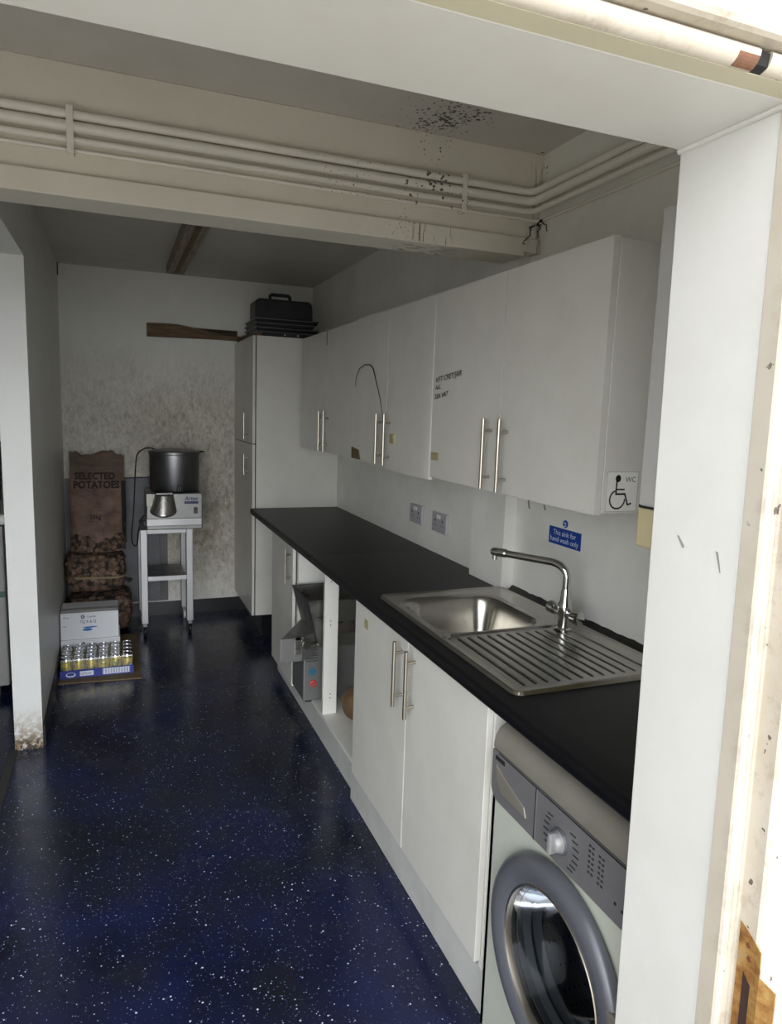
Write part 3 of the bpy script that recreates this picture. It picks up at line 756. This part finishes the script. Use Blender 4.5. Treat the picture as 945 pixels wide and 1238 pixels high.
MB().lathe((1.11,2.06,.757), [(.0,.006),(.018,.006),(.02,.003),(.035,.004),(.038,.0)], 'z', 28).build('drain', M['chrome'], t, smooth=True)
MB().lathe((.920,1.822,.914), [(0,.005),(.011,.005),(.013,.003),(.014,0)], 'z', 24).build('plug_hole_cap', M['chrome'], t, smooth=True)
# tap
t = thing('mixer_tap', 'chrome mixer tap with swan neck spout at the back of the sink', 'tap', (1.290,1.79,.915))
bx, by = 1.318, 1.79
MB().lathe((bx,by,.912), [(.0,0),(.026,0),(.026,.006),(.019,.010),(.019,.055),(.023,.062),(.023,.085),(.017,.095),(.0155,.125),(.0125,.135),(0,.135)], 'z', 32).build('body', M['chrome'], t, smooth=True)
P = [Vector((bx,by,1.04)), Vector((bx,by,1.075))]
end = Vector((1.193,2.04,1.122)); d0 = (end-Vector((bx,by,1.095))); 
c1 = Vector((bx,by,1.118)); c2 = Vector((bx,by,1.10))+d0*.20+Vector((0,0,.022))
for i in range(1, 11):
    s_ = i/10; P.append((1-s_)**2*Vector((bx,by,1.075))+2*s_*(1-s_)*c1+s_*s_*(c2-Vector((0,0,.004))))
for i in range(1, 6): P.append(c2.lerp(end, i/5)-Vector((0,0,.004*(1-i/5))))
MB().tube(P, .0122, 16).build('spout', M['chrome'], t, smooth=True)
dr = (end-c2).normalized()
MB().tube([end-dr*.055, end-dr*.05, end-dr*.004, end+dr*.004], [.011,.0145,.0150,.012], 18).build('spout_head', M['chrome'], t, smooth=True)
MB().tube([end-dr*.008-Vector((0,0,.006)), end-dr*.008-Vector((0,0,.026))], .0095, 16).build('aerator', M['chrome'], t, smooth=True)
for s_ in (-1, 1):
    MB().tube([(bx,by+s_*.015,.965),(bx,by+s_*.045,.967),(bx,by+s_*.047,.967),(bx,by+s_*.075,.969),(bx,by+s_*.078,.969)], [.012,.012,.019,.021,.015], 20).build('tap_handle', M['chrome'], t, smooth=True)

# ---------------------------------------------------------------- washing machine
t = thing('washing_machine', 'grey front loading washing machine under the near end of the worktop', 'washing machine', (1.12,1.096,0))
WY0, WY1, WXF = .808, 1.384, .846
yc, zc, RO = 1.092, .424, .232
mb = MB()
# front plate with a round hole
N = 64; inn = []; out = []
for k in range(N):
    a = 2*PI*k/N; c, s_ = math.cos(a), math.sin(a)
    inn.append(mb.bm.verts.new((WXF, yc+.20*c, zc+.20*s_)))
    tt = min(((WY1-yc) if c > 0 else (yc-WY0))/max(abs(c), 1e-6), ((.668-zc) if s_ > 0 else (zc-.025))/max(abs(s_), 1e-6))
    out.append(mb.bm.verts.new((WXF, yc+tt*c, zc+tt*s_)))
for k in range(N): mb.bm.faces.new((inn[k], inn[(k+1) % N], out[(k+1) % N], out[k]))
for (y, z) in ((WY0,.025),(WY1,.025),(WY0,.668),(WY1,.668)):   # fill the corners
    ang = math.atan2(z-zc, y-yc) % (2*PI); k = int(ang/(2*PI)*N)
    v = mb.bm.verts.new((WXF, y, z)); mb.bm.faces.new((out[k], out[(k+1) % N], v))
mb.box(WXF, 1.40, WY1-.012, WY1, .025, .785); mb.box(WXF, 1.40, WY0, WY0+.012, .025, .785); mb.box(1.388, 1.40, WY0, WY1, .025, .785); mb.box(WXF, 1.40, WY0, WY1, .02, .03)
mb.build('body', M['wm_body'], t, recalc=False)
for x in (.90, 1.35):
    for y in (WY0+.05, WY1-.05): MB().lathe((x,y,0), [(0,0),(.02,0),(.02,.012),(.008,.014),(.008,.022)], 'z', 14).build('foot', M['black_rubber'], t, smooth=True)
# lid and fascia share one rounded profile
arc = [(.842,.786),(.8425,.798),(.846,.815),(.856,.832),(.872,.843),(.895,.849),(.93,.851)]
MB().prism([(.90,.786)]+arc+[(1.40,.851),(1.40,.80),(.90,.80)], 'y', WY0, WY1+.002).build('lid', M['wm_hood'], t, smooth=True)
pn = MB()
outl = [(WY0,.783),(WY1+.002,.783),(WY1+.002,.695)]+[(WY1+.002-.035*(1-math.cos(a)), .695-.035*math.sin(a)) for a in [i*PI/2/5 for i in range(1, 6)]]+[(WY0,.660)]
pn.prism(outl, 'x', .838, .90)
cp = pn.build('control_panel', M['wm_panel'], t, bevel=.004)
# drawer with recessed grip
mb = MB(); mb.box(.8365, .8385, 1.1905, 1.1935, .662, .782); mb.build('drawer_seam', M['alu'], cp)
q = MB(); q.prism([(1.362,.752),(1.352,.708),(1.330,.690),(1.225,.690),(1.235,.712),(1.330,.738)], 'x', .8355, .8405); q.build('drawer_grip', M['wm_hood'], cp, bevel=.002)
MB().box(.8362, .8385, 1.325, 1.366, .764, .775).build('badge', M['black_gap'], cp, bevel=.002)
MB().box(.8372, .8385, WY0, WY1-.03, .7815, .7835).build('lid_seam', M['black_gap'], cp)
kn = MB().lathe((.838,1.098,.716), [(0,-.006),(.026,-.006),(.028,-.002),(.028,.001)], 'x', 36).build('program_dial', M['wm_ring'], cp, smooth=True)
MB().lathe((.838,1.098,.716), [(.023,-.006),(.0215,-.010),(.0185,-.020),(.015,-.023),(0,-.024)], 'x', 36).build('dial_grip', M['dial'], kn, smooth=True)
MB().prism([(1.103,.739),(1.093,.739),(1.091,.716),(1.093,.693),(1.103,.693),(1.105,.716)], 'x', .808, .826).build('dial_ridge', M['dial'], kn, bevel=.003)
pm = simple('dark print', lin(44,44,48), .5)
for sgn in (-1, 1):
    mb = MB()
    for k in range(7):
        a = math.radians(-50+k*16); y = 1.098+sgn*.043*math.cos(a); z = .716+.043*math.sin(a)*1.2
        mb.box(.8373, .8382, min(y, y+sgn*.018), max(y, y+sgn*.018), z-.0016, z+.0016)
    mb.build('program_marks', pm, cp)
mb = MB()
for a in range(2):
    for b in range(6):
        for c_ in range(2):
            y = 1.005-a*.030-c_*.010; z = .765-b*.011-a*.004; mb.box(.8373, .8382, y-.003, y+.003, z-.002, z+.002)
mb.build('indicator_marks', simple('dark print dots', lin(40,40,44), .5), cp)
for y, z in ((.925,.70),(.905,.697)): MB().lathe((.838,y,z), [(0,-.002),(.003,-.001),(.0035,.001)], 'x', 10).build('indicator', M['black_gap'], cp)
# door
dr_ = MB().lathe((WXF,yc,zc), [(.206,.002),(.226,-.002),(RO,-.010),(.230,-.022),(.222,-.031),(.208,-.036),(.192,-.035),(.172,-.028),(.166,-.022),(.164,-.010)], 'x', 72).build('door', M['wm_ring'], t, smooth=True)
MB().lathe((WXF,yc,zc), [(.167,-.020),(.168,-.025),(.1655,-.027),(.163,-.025),(.161,-.016),(.160,.0)], 'x', 72).build('chrome_ring', M['nickel'], dr_, smooth=True)
MB().lathe((WXF,yc,zc), [(.161,-.012),(.153,.006),(.142,.04),(.128,.075),(.105,.096),(.07,.107),(.0,.112)], 'x', 64).build('window_glass', M['glass'], dr_, smooth=True)
MB().lathe((WXF,yc,zc), [(.155,.0),(.160,.02),(.150,.035),(.165,.05),(.158,.07),(.175,.085)], 'x', 56).build('gasket', simple('grey rubber gasket', lin(92,92,92), .5), t, smooth=True)
MB().lathe((WXF,yc,zc), [(.175,.085),(.225,.10),(.232,.13),(.232,.42),(.0,.44)], 'x', 56).build('drum', M['drum'], t, smooth=True)
MB().box(.812, .822, .862, .905, .475, .515).build('door_pull', M['wm_hood'], dr_, bevel=.004)

# ---------------------------------------------------------------- peeler on stand
t = thing('peeler_stand', 'tall steel stand on castors carrying the potato peeler', 'stand', (.31,5.07,0))
SB = M['steel_white']
fl = [(.165,4.905),(.462,4.905),(.462,5.255),(.165,5.255)]
for x, y in fl: MB().box(x-.022, x+.022, y-.022, y+.022, .09, .742).build('leg', SB, t, bevel=.003)
mb = MB(); mb.box(.187, .44, 4.888, 4.922, .712, .742); mb.box(.187, .44, 5.238, 5.272, .712, .742); mb.box(.148, .182, 4.927, 5.233, .712, .742); mb.box(.445, .479, 4.927, 5.233, .712, .742)
mb.build('top_frame', SB, t, bevel=.002)
MB().box(.185, .442, 4.89, 5.27, .395, .412).build('shelf', M['steel_dark'], t, bevel=.002)
MB().box(.187, .44, 4.885, 4.889, .388, .418).build('shelf_lip', SB, t)
for x, y in fl:
    c = MB(); c.box(x-.012, x+.012, y-.012, y+.012, .066, .09); c.prism([(y-.016,.07),(y+.016,.07),(y+.010,.026),(y-.010,.026)], 'x', x-.016, x-.013); c.prism([(y-.016,.07),(y+.016,.07),(y+.010,.026),(y-.010,.026)], 'x', x+.013, x+.016)
    cs = c.build('castor', M['steel_dark'], t)
    MB().lathe((x,y,.033), [(0,-.010),(.028,-.010),(.032,-.006),(.032,.006),(.028,.010),(0,.010)], 'x', 24).build('wheel', M['black_rubber'] if y < 5 else M['white_plastic'], cs, smooth=True)
t.rotation_euler.z = math.radians(1)
t = thing('potato_peeler', 'steel drum potato peeler with discharge chute standing on the castor stand', 'kitchen machine', (.37,5.05,.743))
MB().box(.188, .548, 4.855, 5.24, .744, .99).build('base_box', M['grey_steel'], t, bevel=.006)
MB().box(.186, .545, 4.848, 4.857, .770, .822).build('base_lip', M['steel_white'], t, bevel=.004)
DX, DY = .383, 5.04
MB().lathe((DX,DY,.99), [(0,0),(.155,0),(.162,.006),(.1655,.012),(.1655,.25),(.170,.252),(.172,.258),(.170,.264),(.164,.264),(.160,.258),(.158,.05),(0,.05)], 'z', 64).build('drum', M['steel_dark'], t, smooth=True)
MB().lathe((DX,DY,1.254), [(.172,0),(.172,.006),(.168,.010),(.10,.019),(0,.021)], 'z', 48).build('lid', M['steel_dark'], t, smooth=True)
mb = MB(); mb.tube([(DX+.16,DY-.02,1.262),(DX+.195,DY-.03,1.262)], .006, 8); mb.build('lid_catch', M['black_plastic'], t, smooth=True)
# discharge chute: a flared half cone
def ch(u, v):
    a = PI*(u*1.0)
    rx = .058+.028*v; ry = .05+.035*v
    return (.300-.006*v-rx*math.cos(a), 4.857-ry*math.sin(a), .990-(.115+.035*math.sin(a))*v)
mb = MB().grid(28, 10, ch); c = mb.build('chute', M['steel'], t, smooth=True)
mo = c.modifiers.new('sheet', 'SOLIDIFY'); mo.thickness = .003
MB().prism([(.242,.987),(.358,.987),(.352,1.0),(.248,1.0)], 'y', 4.807, 4.87).build('chute_hinge', M['steel_dark'], t, bevel=.003)
mb = MB(); mb.box(.385, .413, 4.855, 4.875, 1.0, 1.042); mb.build('door_latch', M['black_plastic'], t, bevel=.004)
mb = MB(); mb.tube([(.399,4.853,1.0),(.399,4.850,1.034)], .005, 8); mb.build('latch_lever', M['chrome'], t, smooth=True)
MB().box(.189, .224, 4.8535, 4.8555, .905, .988).build('paper_label', M['pale_green'], t)
MB().box(.430, .522, 4.8535, 4.8555, .918, .936).build('blue_bar', M['navy_ink'], t)
text('Artex', .036, on_y(4.8532, .432, .943), M['navy_ink'], 'maker_badge', t, shear=.2, bold=.001)
MB().box(.492, .516, 4.848, 4.8555, .852, .895).build('switch', M['black_plastic'], t, bevel=.003)
MB().box(.497, .511, 4.845, 4.849, .858, .874).build('switch_button', simple('dark red button', lin(96,40,44), .4), t, bevel=.001)
cab = [(.25,5.02,1.275),(.22,4.97,1.287),(.18,4.95,1.28),(.140,4.97,1.24),(.128,5.0,1.15),(.120,5.03,1.0),(.112,5.05,.85),(.098,5.06,.70),(.10,5.07,.63),(.118,5.09,.595),(.135,5.11,.62),(.142,5.13,.68),(.16,5.2,.76),(.20,5.23,.80)]
def smooth_pts(p, n=6):
    p = [Vector(q) for q in p]; out = []
    for i in range(len(p)-1):
        a, b, c, d = p[max(i-1,0)], p[i], p[i+1], p[min(i+2,len(p)-1)]
        for k in range(n):
            s_ = k/n; out.append(.5*((2*b)+(c-a)*s_+(2*a-5*b+4*c-d)*s_**2+(3*b-a-3*c+d)*s_**3))
    return out+[p[-1]]
MB().tube(smooth_pts(cab), .0045, 8).build('power_cable', M['black_rubber'], t, smooth=True)

# grey board on the lower back wall, boxed pipe
o = MB().box(-.333, .353, YB-.006, YB, .114, 1.04).build('wall_board', M['grey_board'], bevel=.001)
tag(o, 'grey painted board on the lower back wall behind the sacks', 'board')
o = MB().box(.296, .353, YB-.012, YB-.006, .114, .72).build('pipe_boxing', simple('dark grey strip', lin(104,104,104), .5, var=.2), bevel=.001)
tag(o, 'darker grey upright strip on the board behind the peeler stand', 'strip')
o = MB().tube([(.05,YB-.012,1.042),(.20,YB-.012,1.046),(.235,YB-.014,1.046)], .004, 8)
o.box(.225, .25, YB-.03, YB-.001, 1.0, 1.06)
tag(o.build('wall_spur', M['black_plastic'], smooth=True), 'small black wall fitting with a cable behind the peeler', 'cable fitting')

# ---------------------------------------------------------------- cardboard, sacks, cartons, cans
o = MB().hexa([(-.325,4.148,.0),(.118,4.112,.0),(.115,4.96,.0),(-.322,4.97,.0),(-.325,4.148,.007),(.118,4.112,.007),(.115,4.96,.007),(-.322,4.97,.007)]).build('cardboard_sheet', M['card'])
tag(o, 'flat brown cardboard sheet on the floor under the cans and cartons', 'cardboard')
def net_sack(c, a, b, h, seed):
    f0 = lump((0,0,0), a, b, h, .012, seed, 5)
    def f(u, v):
        p = Vector(f0(u, v)); n = p.normalized()
        d = noise.voronoi((p+Vector(c))*29)[0]
        k = .014*(1-min(1, d[0]*1.5)) - .006
        q = p+n*k
        return (c[0]+q.x, c[1]+q.y, max(c[2]+q.z, c[2]-h-.004))
    return MB().grid(170, 90, f, wrapu=True, capv=True)
SG = 'netted potato sacks piled by the back wall'
t = thing('potato_sack', 'bottom netted potato sack of the pile, behind the white cartons', 'sack', (-.12,5.14,.008), SG)
net_sack((-.115,5.145,.155), .205, .2, .135, 2).build('net_body', M['net'], t, smooth=True)
t = thing('potato_sack', 'middle netted potato sack lying flat under the upright paper sack', 'sack', (-.13,5.13,.31), SG)
net_sack((-.137,5.145,.437), .185, .2, .133, 9).build('net_body', M['net'], t, smooth=True)
MB().grid(60, 2, lambda u, v: (-.137+.195*math.copysign(abs(math.cos(2*PI*u))**.55, math.cos(2*PI*u)), 5.145+.210*math.copysign(abs(math.sin(2*PI*u))**.55, math.sin(2*PI*u)), .408+.014*v+.004*math.sin(u*20)), wrapu=True).build('band', simple('tan strap', lin(150,132,100), .7), t, smooth=True)
MB().tube([(.045,4.96,.40),(.075,4.94,.39),(.09,4.95,.40)], [.012,.018,.008], 10).build('tied_corner', M['net_dark'], t, smooth=True)
# upright paper sack
t = thing('potato_sack', 'upright brown paper potato sack with black lettering on top of the pile', 'sack', (-.12,5.15,.575), SG)
Z0, Z1 = .578, 1.222
def ps_front(x, z):
    v = max(0, min(1, (z-Z0)/(Z1-Z0))); w = .178-.004*math.sin(v*9)
    u = max(-1, min(1, (x+.118)/w))
    th = .085*(1-v)**.8*(.55+.45*math.sin(PI*min(1, v+.28)))+.012
    yc_ = 5.10+.20*v
    y = yc_-th*max(0, 1-abs(u)**3.0)**.5
    return y+.006*noise.noise((x*14, z*22, 1))+.004*noise.noise((x*30, z*55, 4))*(1 if v < .7 else .5)
def psack(u, v):
    zt = Z1+.010*math.sin(u*2*PI*1.0+.6)+.016*math.sin(math.cos(2*PI*u)*5.5)+.006*math.sin(math.cos(2*PI*u)*17)
    z = Z0+(zt-Z0)*v
    w = .178-.004*math.sin(v*9)
    cx = math.copysign(abs(math.cos(2*PI*u))**.7, math.cos(2*PI*u)); s_ = math.sin(2*PI*u)
    x = -.118+w*cx
    if s_ <= 0: return (x, ps_front(x, z), z)
    th = (.06*(1-v)+.008); return (x, 5.10+.20*v+th*max(0, 1-abs(cx)**3)**.5, z)
MB().grid(96, 60, psack, wrapu=True, capv=True).build('paper_body', M['paper'], t, smooth=True)
def sk(x0, z0): return lambda u, v: (x0+u, ps_front(x0+u, z0+v)-.003, z0+v)
ink = simple('faded black print', lin(46,42,38), .8)
text('SELECTED', .062, sk(-.262, 1.052), ink, 'print', t, bold=.0022, sx=.93)
text('POTATOES', .066, sk(-.270, .992), ink, 'print', t, bold=.0024, sx=.90)
text('25kg', .038, sk(-.170, .792), ink, 'print', t, bold=.001)
# net window along the foot of the paper sack
def nw(u, v):
    x = -.285+.335*u; z = .582+(.088+.022*math.sin(u*9)+.012*math.sin(u*23))*v
    y = ps_front(x, z)-.006
    d = noise.voronoi(Vector((x*29, 0, z*29)))[0]
    return (x, y-.014*(1-min(1, d[0]*1.5)), z)
MB().grid(110, 36, nw).build('net_window', M['net'], t, smooth=True)
MB().grid(4, 30, lambda u, v: (.035+.030*u, ps_front(.035+.030*u, .62+.42*v)-.004, .62+.42*v)).build('side_gusset', M['net_dark'], t, smooth=True)

# cartons
CG = 'white fish cartons stacked on cardboard'
for k, (x0, x1, y0, z0, z1, lab) in enumerate(((-.328,.006,4.478,.0075,.146,'lower white carton of the stack behind the cans'),(-.328,-.001,4.49,.1465,.312,'upper white carton with blue fish print on top of the stack'))):
    t = thing('carton', lab, 'carton', ((x0+x1)/2,y0+.12,z0), CG)
    MB().box(x0, x1, y0, y0+.25, z0, z1).build('box', M['carton'], t, bevel=.003)
    yy = y0-.0012
    mb = MB(); mb.face([(x0+.125+.0115*math.cos(math.radians(a)), yy, z1-.027+.013*math.sin(math.radians(a))) for a in range(0, 360, 45)]); mb.build('logo', M['navy_ink'], t)
    text('G', .017, on_y(yy-.0006, x0+.1185, z1-.033), M['carton'], 'logo_letter', t, bold=.0006)
    text('Capelle', .017, on_y(yy, x0+.147, z1-.032), M['navy_ink'], 'maker_name', t)
    text('10 kg', .014, on_y(yy, x0+.014, z1-.031), M['black_ink'], 'weight_print', t)
    MB().box(x0, x1, yy-.0002, yy+.001, z1-.011, z1-.0095).build('flap_seam', M['plinth'], t)
    if k:
        text('TQ R & Q', .026, on_y(yy, x0+.108, z1-.066), M['navy_ink'], 'print', t, sx=.82)
        mb = MB()
        for (cx_, cz_, l_, h_) in ((.155,-.094,.030,.0055),(.150,-.108,.028,.0085),(.175,-.092,.032,.004)):
            mb.face([(x0+cx_+l_*math.cos(2*PI*i/20), yy, z1+cz_+h_*math.sin(2*PI*i/20)+.0) for i in range(20)])
            yy -= .0003
        mb.build('fish_print', M['fish_blue'], t)
        MB().box(x0+.012, x0+.035, yy, yy+.002, z1-.082, z1-.080).build('dash_print', M['black_ink'], t)
        MB().box(x0+.002, x1-.002, y0+.06, y0+.11, z1, z1+.0012).build('tape', M['carton_top'], t)
# can pack
t = thing('can_tray', 'blue printed cardboard tray wrapped in clear film holding yellow cans', 'tray', (-.127,4.33,.0075))
tx0, tx1, ty0, ty1, tz = -.318, .076, 4.205, 4.472, .008
mb = MB(); w = .003
mb.box(tx0, tx1, ty0, ty1, tz, tz+.002); mb.box(tx0, tx1, ty0, ty0+w, tz+.002, .056); mb.box(tx0, tx1, ty1-w, ty1, tz+.002, .056); mb.box(tx0, tx0+w, ty0+w, ty1-w, tz+.002, .056); mb.box(tx1-w, tx1, ty0+w, ty1-w, tz+.002, .056)
mb.build('tray', M['tray_blue'], t)
yy = ty0-.0008
mb = MB(); mb.face([(-.262+.026*math.cos(2*PI*i/24), yy, .029+.014*math.sin(2*PI*i/24)) for i in range(24)]); mb.build('oval_logo', M['white_ink'], t)
mb = MB(); mb.face([(-.262+.020*math.cos(2*PI*i/24), yy-.0005, .032+.009*math.sin(2*PI*i/24)) for i in range(24)]); mb.build('oval_centre', M['tray_blue'], t)
MB().box(-.214, -.142, yy-.0002, yy+.001, .018, .046).build('white_panel', M['white_ink'], t)
text('LEMON', .021, on_y(yy-.0006, -.211, .024), M['tray_blue'], 'print', t, sx=.82)
MB().box(-.092, .055, yy-.0002, yy+.001, .016, .050).build('white_panel', M['white_ink'], t)
mb = MB()
for i in range(30):
    if i % 3 == 1: continue
    mb.box(-.088+i*.0048, -.0856+i*.0048, yy-.0008, yy, .019, .047)
mb.build('bar_print', M['tray_blue'], t)
# shrink film over the pack
mb = MB(); f0, f1, g0, g1, h1 = tx0-.001, tx1+.001, ty0-.003, ty1+.001, .131
mb.hexa([(f0,g0,.050),(f1,g0,.050),(f1,g1,.050),(f0,g1,.050),(f0,g0,h1-.01),(f1,g0,h1-.01),(f1,g1,h1-.01),(f0,g1,h1-.01)])
film = mb.build('film', M['film'], t, bevel=.008)
can = thing('drink_can', '', 'can', (0,0,0))
b_ = MB().lathe((0,0,0), [(0,.004),(.022,.002),(.025,0),(.031,.010),(.0318,.014),(.0318,.094),(.031,.098)], 'z', 28).build('can_body', M['can_yellow'], can, smooth=True)
MB().lathe((0,0,0), [(.031,.098),(.0262,.110),(.0268,.1135),(.0252,.1135),(.0245,.110),(0,.110)], 'z', 28).build('can_lid', M['alu'], can, smooth=True)
rows = ['front','second','third','rear']; cols = ['first','second','third','fourth','fifth','sixth']
first = True
for r_ in range(4):
    for c_ in range(6):
        lab = f'yellow drink can, {cols[c_]} from the left in the {rows[r_]} row of the pack'
        p = (-.318+.0325+.0003+c_*.0657, 4.205+.035+r_*.0655, .0105)
        if first: can.location = p; can['label'] = lab; can['group'] = 'yellow cans in the blue tray'; first = False
        else: dup(can, lab, 'yellow cans in the blue tray', p)

# ---------------------------------------------------------------- side room glimpse
t = thing('chest_freezer', 'grey cabinet glimpsed in the side room left of the column', 'freezer', (-.9,4.35,0))
MB().box(-1.5, -.55, 4.05, 4.7, .06, .93).build('body', M['freezer'], t, bevel=.01)
MB().box(-1.52, -.53, 4.03, 4.72, .935, .99).build('lid', M['white_plastic'], t, bevel=.012)
MB().box(-1.5, -.55, 4.042, 4.052, .55, .58).build('trim_band', M['green'], t)
for x in (-1.42, -.63):
    for y in (4.12, 4.62): MB().box(x-.03, x+.03, y-.03, y+.03, 0, .06).build('foot', M['black_rubber'], t)
t = thing('storage_crate', 'navy crate standing on the grey cabinet in the side room', 'crate', (-.85,4.35,.99))
mb = MB(); mb.hexa([(-1.08,4.16,.991),(-.62,4.16,.991),(-.62,4.56,.991),(-1.08,4.56,.991),(-1.1,4.14,1.33),(-.6,4.14,1.33),(-.6,4.58,1.33),(-1.1,4.58,1.33)]); mb.build('body', M['navy'], t, bevel=.01)
MB().tube([(-1.1,4.14,1.325),(-.6,4.14,1.325),(-.6,4.58,1.325),(-1.1,4.58,1.325)], .012, 8, closed=True).build('rim', M['navy'], t, smooth=True)

# ---------------------------------------------------------------- light, camera
w = bpy.data.worlds.new('overcast sky'); SC.world = w; w.use_nodes = True
nt = w.node_tree; bg = nt.nodes['Background']
# overcast sky, brightest low in the direction the doorway faces
tc = nt.nodes.new('ShaderNodeTexCoord')
dp = nt.nodes.new('ShaderNodeVectorMath'); dp.operation = 'DOT_PRODUCT'; nt.links.new(tc.outputs['Generated'], dp.inputs[0])
dp.inputs[1].default_value = Vector((-.12,-1,.12)).normalized()
rp = nt.nodes.new('ShaderNodeValToRGB'); e = rp.color_ramp.elements
SKY = [(0,.13),(.3,.19),(.6,.42),(.8,.75),(1,1)]
while len(e) < len(SKY): e.new(.5)
for q, (p, v) in zip(e, SKY): q.position = p; q.color = (v*.97, v, v*1.04, 1)
nt.links.new(dp.outputs['Value'], rp.inputs[0]); nt.links.new(rp.outputs[0], bg.inputs['Color'])
bg.inputs['Strength'].default_value = 7.2

F = 843.2; yaw, pit, rol = (math.radians(a) for a in (21.728, -8.210, 1.904))
fw = Vector((math.sin(yaw)*math.cos(pit), math.cos(yaw)*math.cos(pit), math.sin(pit)))
rt = Vector((math.cos(yaw), -math.sin(yaw), 0)); up = rt.cross(fw)
r2 = rt*math.cos(rol)+up*math.sin(rol); u2 = up*math.cos(rol)-rt*math.sin(rol)
cam = bpy.data.cameras.new('camera'); co = bpy.data.objects.new('camera', cam); COL.objects.link(co)
cam.sensor_fit = 'HORIZONTAL'; cam.sensor_width = 36; cam.lens = 36*F/945; cam.clip_start = .02
mt = Matrix((r2, u2, -fw)).transposed().to_4x4(); mt.translation = (0,0,1.583); co.matrix_world = mt
SC.camera = co
vs = SC.view_settings; SC.display_settings.display_device = 'sRGB'
vs.view_transform = 'Standard'; vs.look = 'None'; vs.gamma = 1; vs.use_curve_mapping = False; vs.exposure = 0.1
cy = SC.cycles; cy.use_denoising = True; cy.max_bounces = 14; cy.diffuse_bounces = 8; cy.glossy_bounces = 5; cy.transparent_max_bounces = 12
cy.caustics_reflective = False; cy.caustics_refractive = False; cy.sample_clamp_indirect = 6
